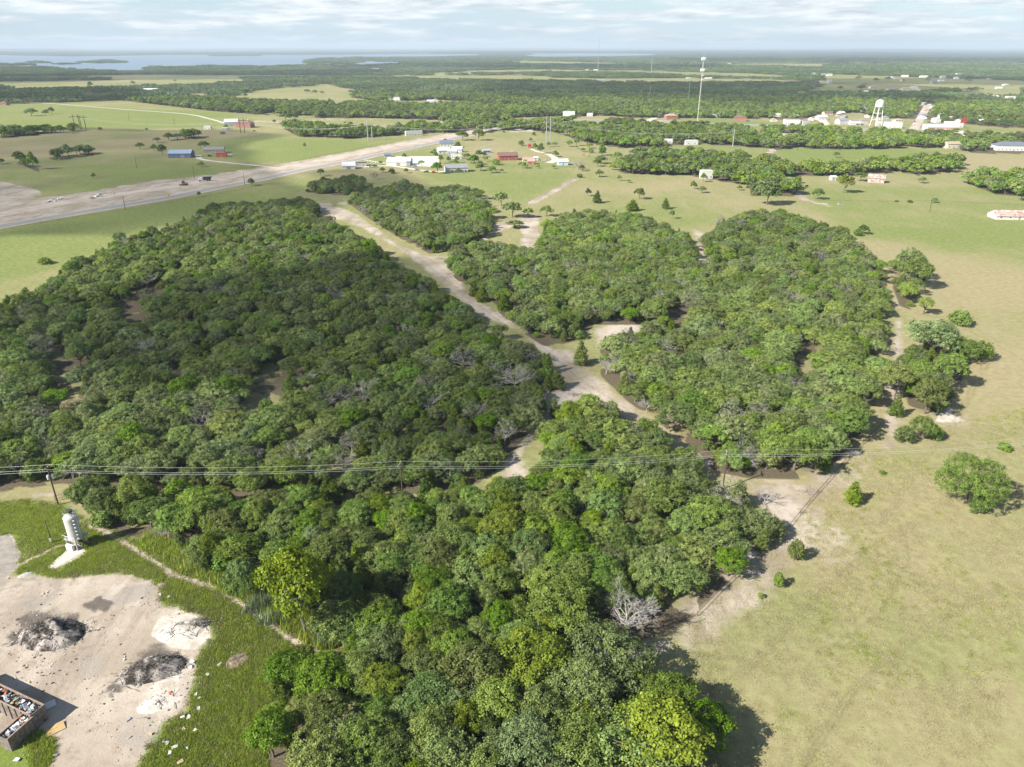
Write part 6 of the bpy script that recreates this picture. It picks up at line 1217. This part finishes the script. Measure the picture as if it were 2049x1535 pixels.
for a in ((750,333,'dark car beside the white metal shed','black',.2,'car'),(742,336,'pale car beside the dark one near the white shed','white',.4,'car'),(748,328,'white car on the track behind the dark one','white',.1,'car'),(853,345,'dark pickup on the drive of the bungalow','black',.1,'pickup'),(868,346,'red car parked beside the dark tree','red',.1,'car'),(835,341,'grey car on the drive below the largest white barn','grey',.1,'car'),
          (829,334,'white van beside the lean-to of the barn','white',.4,'car'),(865,306,'black car among the white farm buildings','black',.2,'car'),(1088,322,'pale car on the curved driveway','white',.1,'car'),(1020,252,'left dark car on the pale parking lot','black',.3,'car'),(1030,254,'blue car on the pale parking lot','blue',.2,'car'),(1045,249,'dark car at the back of the parking lot','black',.1,'car'),
          (1254,237,'dark car on the highway','black',0,'car'),(1231,237,'grey car on the highway left of the dark one','grey',0,'car'),(890,280,'silver pickup driving on the new road','grey',.5,'pickup'),(1716,250,'dark car before the low white shop','black',.3,'car'),(1725,250,'blue car before the low white shop','blue',.2,'car'),(1877,262,'black pickup at the filling station','black',.1,'pickup'),(1900,261,'red car at the filling station','red',.1,'car'),
          (463,311,'white pickup right of the red container','white',.1,'pickup'),(420,313,'dark car at the grey farm house','black',.2,'car'),(1755,256,'white pickup passing below the water tower','white',0,'pickup'),(1830,244,'dark car on the town side street','black',1.2,'car')): car(*a)
def dump_truck():
    b = at(414, 362); o = empty('dump_truck', (b.x, b.y, 0), .32, 1.15); tag(o, 'white cab dump truck with black body on the new road', 'truck')
    MB().box(-4.6, -2.6, -1.2, 1.2, .9, 2.6).box(-5.6, -4.6, -1.0, 1.0, .9, 1.8).build('cab', WHITE_P, o); MB().box(-4.7, -4.602, -1.0, 1.0, 1.85, 2.5).build('windscreen', GLASS, o)
    MB().add([(-2.3, -1.25, 1.1), (2.8, -1.25, 1.1), (3.6, -1.25, 2.8), (-2.4, -1.25, 2.8), (-2.3, 1.25, 1.1), (2.8, 1.25, 1.1), (3.6, 1.25, 2.8), (-2.4, 1.25, 2.8)], [(0, 1, 2, 3), (7, 6, 5, 4), (0, 4, 5, 1), (1, 5, 6, 2), (2, 6, 7, 3), (3, 7, 4, 0)]).build('dump_body', pmat('black_paint', (.04, .045, .05), .5), o); MB().box(-5.2, 2.8, -.5, .5, .7, .89).build('chassis', STEELD, o)
    for x in (-4.6, .6, 2.0):
        for y in (-1.1, 1.1): MB().tube([(x, y - .22, .52), (x, y + .22, .52)], .52, 12).build('wheel', RUBBER, o)
dump_truck()
def dozer():
    b = at(369, 371); o = empty('bulldozer', (b.x, b.y, 0), .25, 1.1); tag(o, 'brown tracked bulldozer working on the new road', 'bulldozer'); br = pmat('dozer_paint', (.32, .20, .07), .7, .15)
    MB().box(-1.6, 2.4, -.8, .8, .8, 1.9).build('body', br, o); MB().box(-1.3, .5, -.7, .7, 1.903, 3.1).build('cab', pmat('cab_dark', (.06, .055, .05), .6), o); MB().box(-1.45, .65, -.85, .85, 3.103, 3.22).build('canopy', br, o)
    for y in (-1.15, 1.15): MB().add([(x, y + s, z) for s in (-.3, .3) for x, z in ((-2.0, .5), (-1.5, 1.0), (2.1, 1.0), (2.6, .5), (2.1, 0), (-1.5, 0))], [(0, 1, 2, 3, 4, 5), (11, 10, 9, 8, 7, 6)] + [(i, i + 6, (i + 1) % 6 + 6, (i + 1) % 6) for i in range(6)]).build('track', RUBBER, o)
    MB().box(-3.1, -2.8, -1.8, 1.8, .05, 1.2).build('blade', br, o); MB().tube([(1.6, .4, 1.9), (1.6, .4, 2.8)], .08, 6).build('exhaust', STEELD, o)
    for y in (-1.5, 1.5): MB().tube([(-2.8, y, .5), (.3, y, .55)], .12, 5).build('push_arm', br, o)
dozer()
b = at(338, 397); o = empty('road_sign', (b.x, b.y, 0), .3); tag(o, 'small yellow warning sign on the verge of the road', 'road sign'); MB().tube([(0, 0, 0), (0, 0, 2.4)], .05, 5).build('post', STEEL, o)
MB().add([(0, -.06, 1.3), (1.0, -.06, 2.3), (0, -.06, 3.3), (-1.0, -.06, 2.3), (0, .04, 1.3), (1.0, .04, 2.3), (0, .04, 3.3), (-1.0, .04, 2.3)], [(0, 1, 2, 3), (7, 6, 5, 4), (0, 4, 5, 1), (1, 5, 6, 2), (2, 6, 7, 3), (3, 7, 4, 0)]).build('board', YEL, o)
def fence(pl, label, sp=4.0, h=1.2, mat=TIMBER, rails=2, pr=.06, post_px=None):
    P = P_(pl); o = empty('fence', P[0]); tag(o, label, 'fence'); off = P[0]; pm = MB().tube([(0, 0, 0), (0, 0, h)], pr, 5).mesh('post', mat); rl = [MB() for _ in range(rails)]; k = 0
    for a, c in zip(P, P[1:]):
        n = max(1, int((c - a).length / sp))
        for i in range(n):
            q = a.lerp(c, i / n) - off
            if k < 290: link('post', pm, o, q)
            k += 1
        for r_ in range(rails): rl[r_].tube([a - off + Vector((0, 0, h * (.45 + .45 * r_ / max(1, rails - 1)))), c - off + Vector((0, 0, h * (.45 + .45 * r_ / max(1, rails - 1))))], pr * .5, 4, False)
    for r_ in rl: r_.build('rail', mat, o)
fence([(1062,410),(1100,384),(1155,356)], 'timber farm fence running diagonally up the pasture', 5)
fence([(1395,1232),(1440,1185),(1500,1130),(1560,1078),(1620,1005),(1700,915),(1765,850)], 'old wire fence along the sandy edge of the near pasture', 5, 1.1, TIMBER, 3, .05)
fence([(0,458),(120,442),(260,420),(420,392),(560,365)], 'long wire fence along the roadside field', 9, 1.3)
fence([(60,398),(200,385),(300,372),(420,352),(520,334),(620,318),(760,290),(800,284)], 'dark fence along the far side of the new road', 8, 1.4)
fence([(1555,405),(1600,405),(1630,408)], 'short grey pen fence at the wood top', 3, 1.5); fence([(1640,402),(1760,405),(1880,404),(2049,412)], 'wire fence across the green pasture', 9, 1.2)
fence([(806,306),(850,298),(895,290)], 'white rail fence left of the white farm', 4, 1.3, WHITE_P, 2, .12); fence([(925,307),(970,294),(1000,287)], 'white rail fence right of the white farm', 4, 1.3, WHITE_P, 2, .12)
fence([(730,322),(780,330),(860,332),(880,332)], 'low white wall like fence around the largest white barn', 4, 1.2, WHITE_P, 2, .15)
fence([(1000,330),(1060,334),(1110,334),(1160,338)], 'fence below the red house', 5, 1.3)
b = at(1683, 409); o = empty('water_trough', (b.x, b.y, 0), .1); tag(o, 'small pale stock trough in the green pasture', 'trough'); MB().box(-2, 2, -1, 1, 0, .8).build('tank', STEEL, o); MB().box(-1.8, 1.8, -.8, .8, .802, .81).build('water', GLASS, o)
def cow(px, py, rz, dark, label):
    b = at(px, py); m = pmat('cow_black' if dark else 'cow_tan', (.03, .025, .02) if dark else (.45, .33, .2), .8); me = bpy.data.meshes.new('cow'); o = bpy.data.objects.new('cow', me); col.objects.link(o)
    V = [(0, 0, 1.1), (.7, 0, 1.15), (-.75, 0, 1.12), (1.1, 0, 1.35), (1.45, 0, 1.25), (1.7, 0, 1.05), (.65, .25, .6), (.65, .25, .05), (.65, -.25, .6), (.65, -.25, .05), (-.7, .25, .6), (-.78, .25, .05), (-.7, -.25, .6), (-.78, -.25, .05), (-1.0, 0, 1.1), (-1.05, 0, .5)]
    E = [(0, 1), (0, 2), (1, 3), (3, 4), (4, 5), (1, 6), (6, 7), (1, 8), (8, 9), (2, 10), (10, 11), (2, 12), (12, 13), (2, 14), (14, 15)]; me.from_pydata(V, E, []); me.materials.append(m); md = o.modifiers.new('skin', 'SKIN'); sk = me.skin_vertices[0].data
    for i, r_ in enumerate((.42, .38, .4, .24, .19, .12, .13, .07, .13, .07, .15, .07, .15, .07, .06, .03)): sk[i].radius = (r_, r_)
    sk[0].use_root = True; o.modifiers.new('sub', 'SUBSURF').levels = 1; o.location = b; o.rotation_euler = (0, 0, rz); o.scale = (1.4, 1.4, 1.4); tag(o, label, 'cow', 'cattle grazing in the fields')
for a in ((508,264,.3,1,'black cow grazing at the tan field corner'),(523,259,2,0,'tan cow by the pole pair farm'),(690,247,.5,1,'dark cow on the tan field behind the trees'),(1165,312,.2,0,'pale cow in the meadow under the small oak'),(1176,313,2,0,'second pale cow in the meadow under the small oak'),(1613,376,.4,1,'dark calf beside the farm track')): cow(*a)

# ------------------------------------------------------------------ drifting clouds above and behind, whose shadows cross the land
CLOUD = bpy.data.materials.new('cloud'); CLOUD.use_nodes = True
def cloud_mat():
    N = CLOUD.node_tree.nodes; L = CLOUD.node_tree.links; N.clear(); out = N.new('ShaderNodeOutputMaterial'); d = N.new('ShaderNodeBsdfDiffuse'); d.inputs[0].default_value = (.9, .9, .9, 1); t = N.new('ShaderNodeBsdfTransparent'); m = N.new('ShaderNodeMixShader')
    n = N.new('ShaderNodeTexNoise'); n.inputs['Scale'].default_value = .018; n.inputs['Detail'].default_value = 4; g = N.new('ShaderNodeNewGeometry'); L.new(g.outputs['Position'], n.inputs['Vector']); r = N.new('ShaderNodeMapRange'); r.inputs[1].default_value = .35; r.inputs[2].default_value = .65; r.inputs[3].default_value = .24; r.inputs[4].default_value = .42
    L.new(n.outputs[0], r.inputs[0]); L.new(r.outputs[0], m.inputs[0]); L.new(t.outputs[0], m.inputs[1]); L.new(d.outputs[0], m.inputs[2]); L.new(m.outputs[0], out.inputs[0])
cloud_mat()
def cloud(pts, label, alt=900.0, seed=0):
    """a flat bottomed cumulus whose shadow falls on the ground polygon read off the photograph"""
    P = poly(pts) + np.array([SDIR.x, SDIR.y]) * alt / SDIR.z; c = P.mean(0); g = np.random.default_rng(seed); n = 44
    x0, y0 = P.min(0); x1, y1 = P.max(0); mx_ = max(x1 - x0, y1 - y0); pad = mx_ * .12; A, Q = np.meshgrid(np.linspace(x0 - pad, x1 + pad, n), np.linspace(y0 - pad, y1 + pad, n), indexing='ij'); size = math.sqrt((x1 - x0) * (y1 - y0))
    D = sdist(P, A, Q) + (fnoise(A, Q, size * .18, seed, 3) - .5) * size * .16; keep = D > 0; up = np.sqrt(np.clip(D, 0, None)) * math.sqrt(size) * .28 * (.5 + fnoise(A, Q, size * .2, seed + 2, 3)); idx = -np.ones((n, n), int); V = []; F = []
    use = np.zeros((n, n), bool); cells = keep[:-1, :-1] | keep[1:, :-1] | keep[:-1, 1:] | keep[1:, 1:]; use[:-1, :-1] |= cells; use[1:, :-1] |= cells; use[:-1, 1:] |= cells; use[1:, 1:] |= cells
    ii, jj = np.nonzero(use); idx[ii, jj] = np.arange(len(ii)); m_ = len(ii); top = [(A[i, j] - c[0], Q[i, j] - c[1], up[i, j]) for i, j in zip(ii, jj)]; bot = [(x, y, -min(12, z * .1) - .5) for x, y, z in top]
    for i, j in zip(*np.nonzero(cells)):
        a, b_, d, e = idx[i, j], idx[i + 1, j], idx[i + 1, j + 1], idx[i, j + 1]; F += [(a, b_, d, e), (e + m_, d + m_, b_ + m_, a + m_)]
    o = link('cloud', mesh_np('cloud', top + bot, F, CLOUD, True), None, (c[0], c[1], alt)); tag(o, label, 'cloud', 'small cumulus clouds drifting over the land'); return o
cloud([(90,620),(230,600),(400,575),(560,570),(680,540),(800,520),(880,560),(960,630),(1060,690),(1120,750),(1110,840),(1000,880),(880,890),(780,850),(660,810),(600,750),(470,770),(330,730),(180,740),(60,690)], 'flat white cloud shading the left wood', 760, 1)
cloud([(-200,480),(-100,350),(0,275),(150,258),(300,262),(420,262),(500,275),(440,300),(520,330),(560,370),(640,400),(600,420),(480,410),(340,430),(200,455),(60,475),(-50,500)], 'broad cloud shading the roadside meadows', 900, 2)
cloud([(620,345),(700,335),(780,350),(850,372),(900,395),(860,420),(780,410),(700,390)], 'little cloud shading the upper wood', 900, 7)
cloud([(960,182),(1040,166),(1250,164),(1500,163),(1800,170),(1900,184),(1870,205),(1700,205),(1560,210),(1400,205),(1200,200),(1060,196)], 'long cloud shading the dark wood behind the town', 900, 3)
cloud([(-300,200),(-100,182),(100,180),(240,181),(300,190),(280,200),(200,202),(0,205)], 'cloud shading the belt beyond the bright field', 900, 4)
cloud([(-200,160),(0,152),(300,148),(560,146),(760,143),(700,152),(480,158),(200,160),(0,166)], 'wide cloud shading the woods before the lake', 900, 5)
cloud([(1650,158),(1900,156),(2200,160),(2200,172),(1900,168),(1700,168)], 'thin cloud shading the far right fields', 900, 6)
cloud([(620,128),(760,128),(980,130),(1200,132),(1500,134),(1300,139),(1000,138),(700,136)], 'far cloud shading the woods right of the lake', 1100, 8)
cloud([(1300,118),(1700,118),(2300,120),(2400,126),(1800,127),(1400,124)], 'far cloud over the plain to the right', 1200, 9)

# ------------------------------------------------------------------ the air itself
def haze():
    m = bpy.data.materials.new('haze'); m.use_nodes = True; N = m.node_tree.nodes; L = m.node_tree.links; N.clear(); out = N.new('ShaderNodeOutputMaterial'); v = N.new('ShaderNodeVolumePrincipled')
    v.inputs['Color'].default_value = (0.74, 0.87, 1.0, 1); v.inputs['Density'].default_value = 7.5e-5; v.inputs['Anisotropy'].default_value = 0.0; L.new(v.outputs[0], out.inputs['Volume'])
    o = MB().box(-64000, 64000, -64000, 64000, -60, 190).build('haze', m); tag(o, kind='stuff')
haze()

# ------------------------------------------------------------------ brush and stumps left along the cleared lane
BR = pmat('grey_twig', (.28, .25, .22), .9)
for i, (px, py, lb) in enumerate(((1150,790,'low tangle of cut branches in the middle of the lane fork'),(1240,835,'cut brush at the bend of the lower lane'),(1180,730,'grey brush left beside the pointed juniper'),(1620,985,'cut branches on the bare corner by the pasture fence'),(1210,1295,'fallen limbs under the big leafless grey tree'),(880,518,'brush left at the lane junction'),(668,412,'brush pile at the head of the lane'),(1020,985,'cut branches on the small sandy opening under the wires'),(1790,700,'dead brush in the gap beside the pasture strip'))):
    b = at(px, py); g = np.random.default_rng(i + 70); mb = MB()
    for _ in range(46):
        p = Vector((g.normal() * 1.3, g.normal() * .9, abs(g.normal()) * .22)); a = g.uniform(0, 6.28); d = Vector((math.cos(a), math.sin(a), g.uniform(-.1, .25))); L_ = g.uniform(.5, 1.8); mb.tube([p - d * L_ * .5, p + d * L_ * .5 + Vector((0, 0, .05))], [.05, .02], 3, False)
    tag(mb.build('cut_brush', BR, None, (b.x, b.y, 0.05)), lb, 'brush pile')
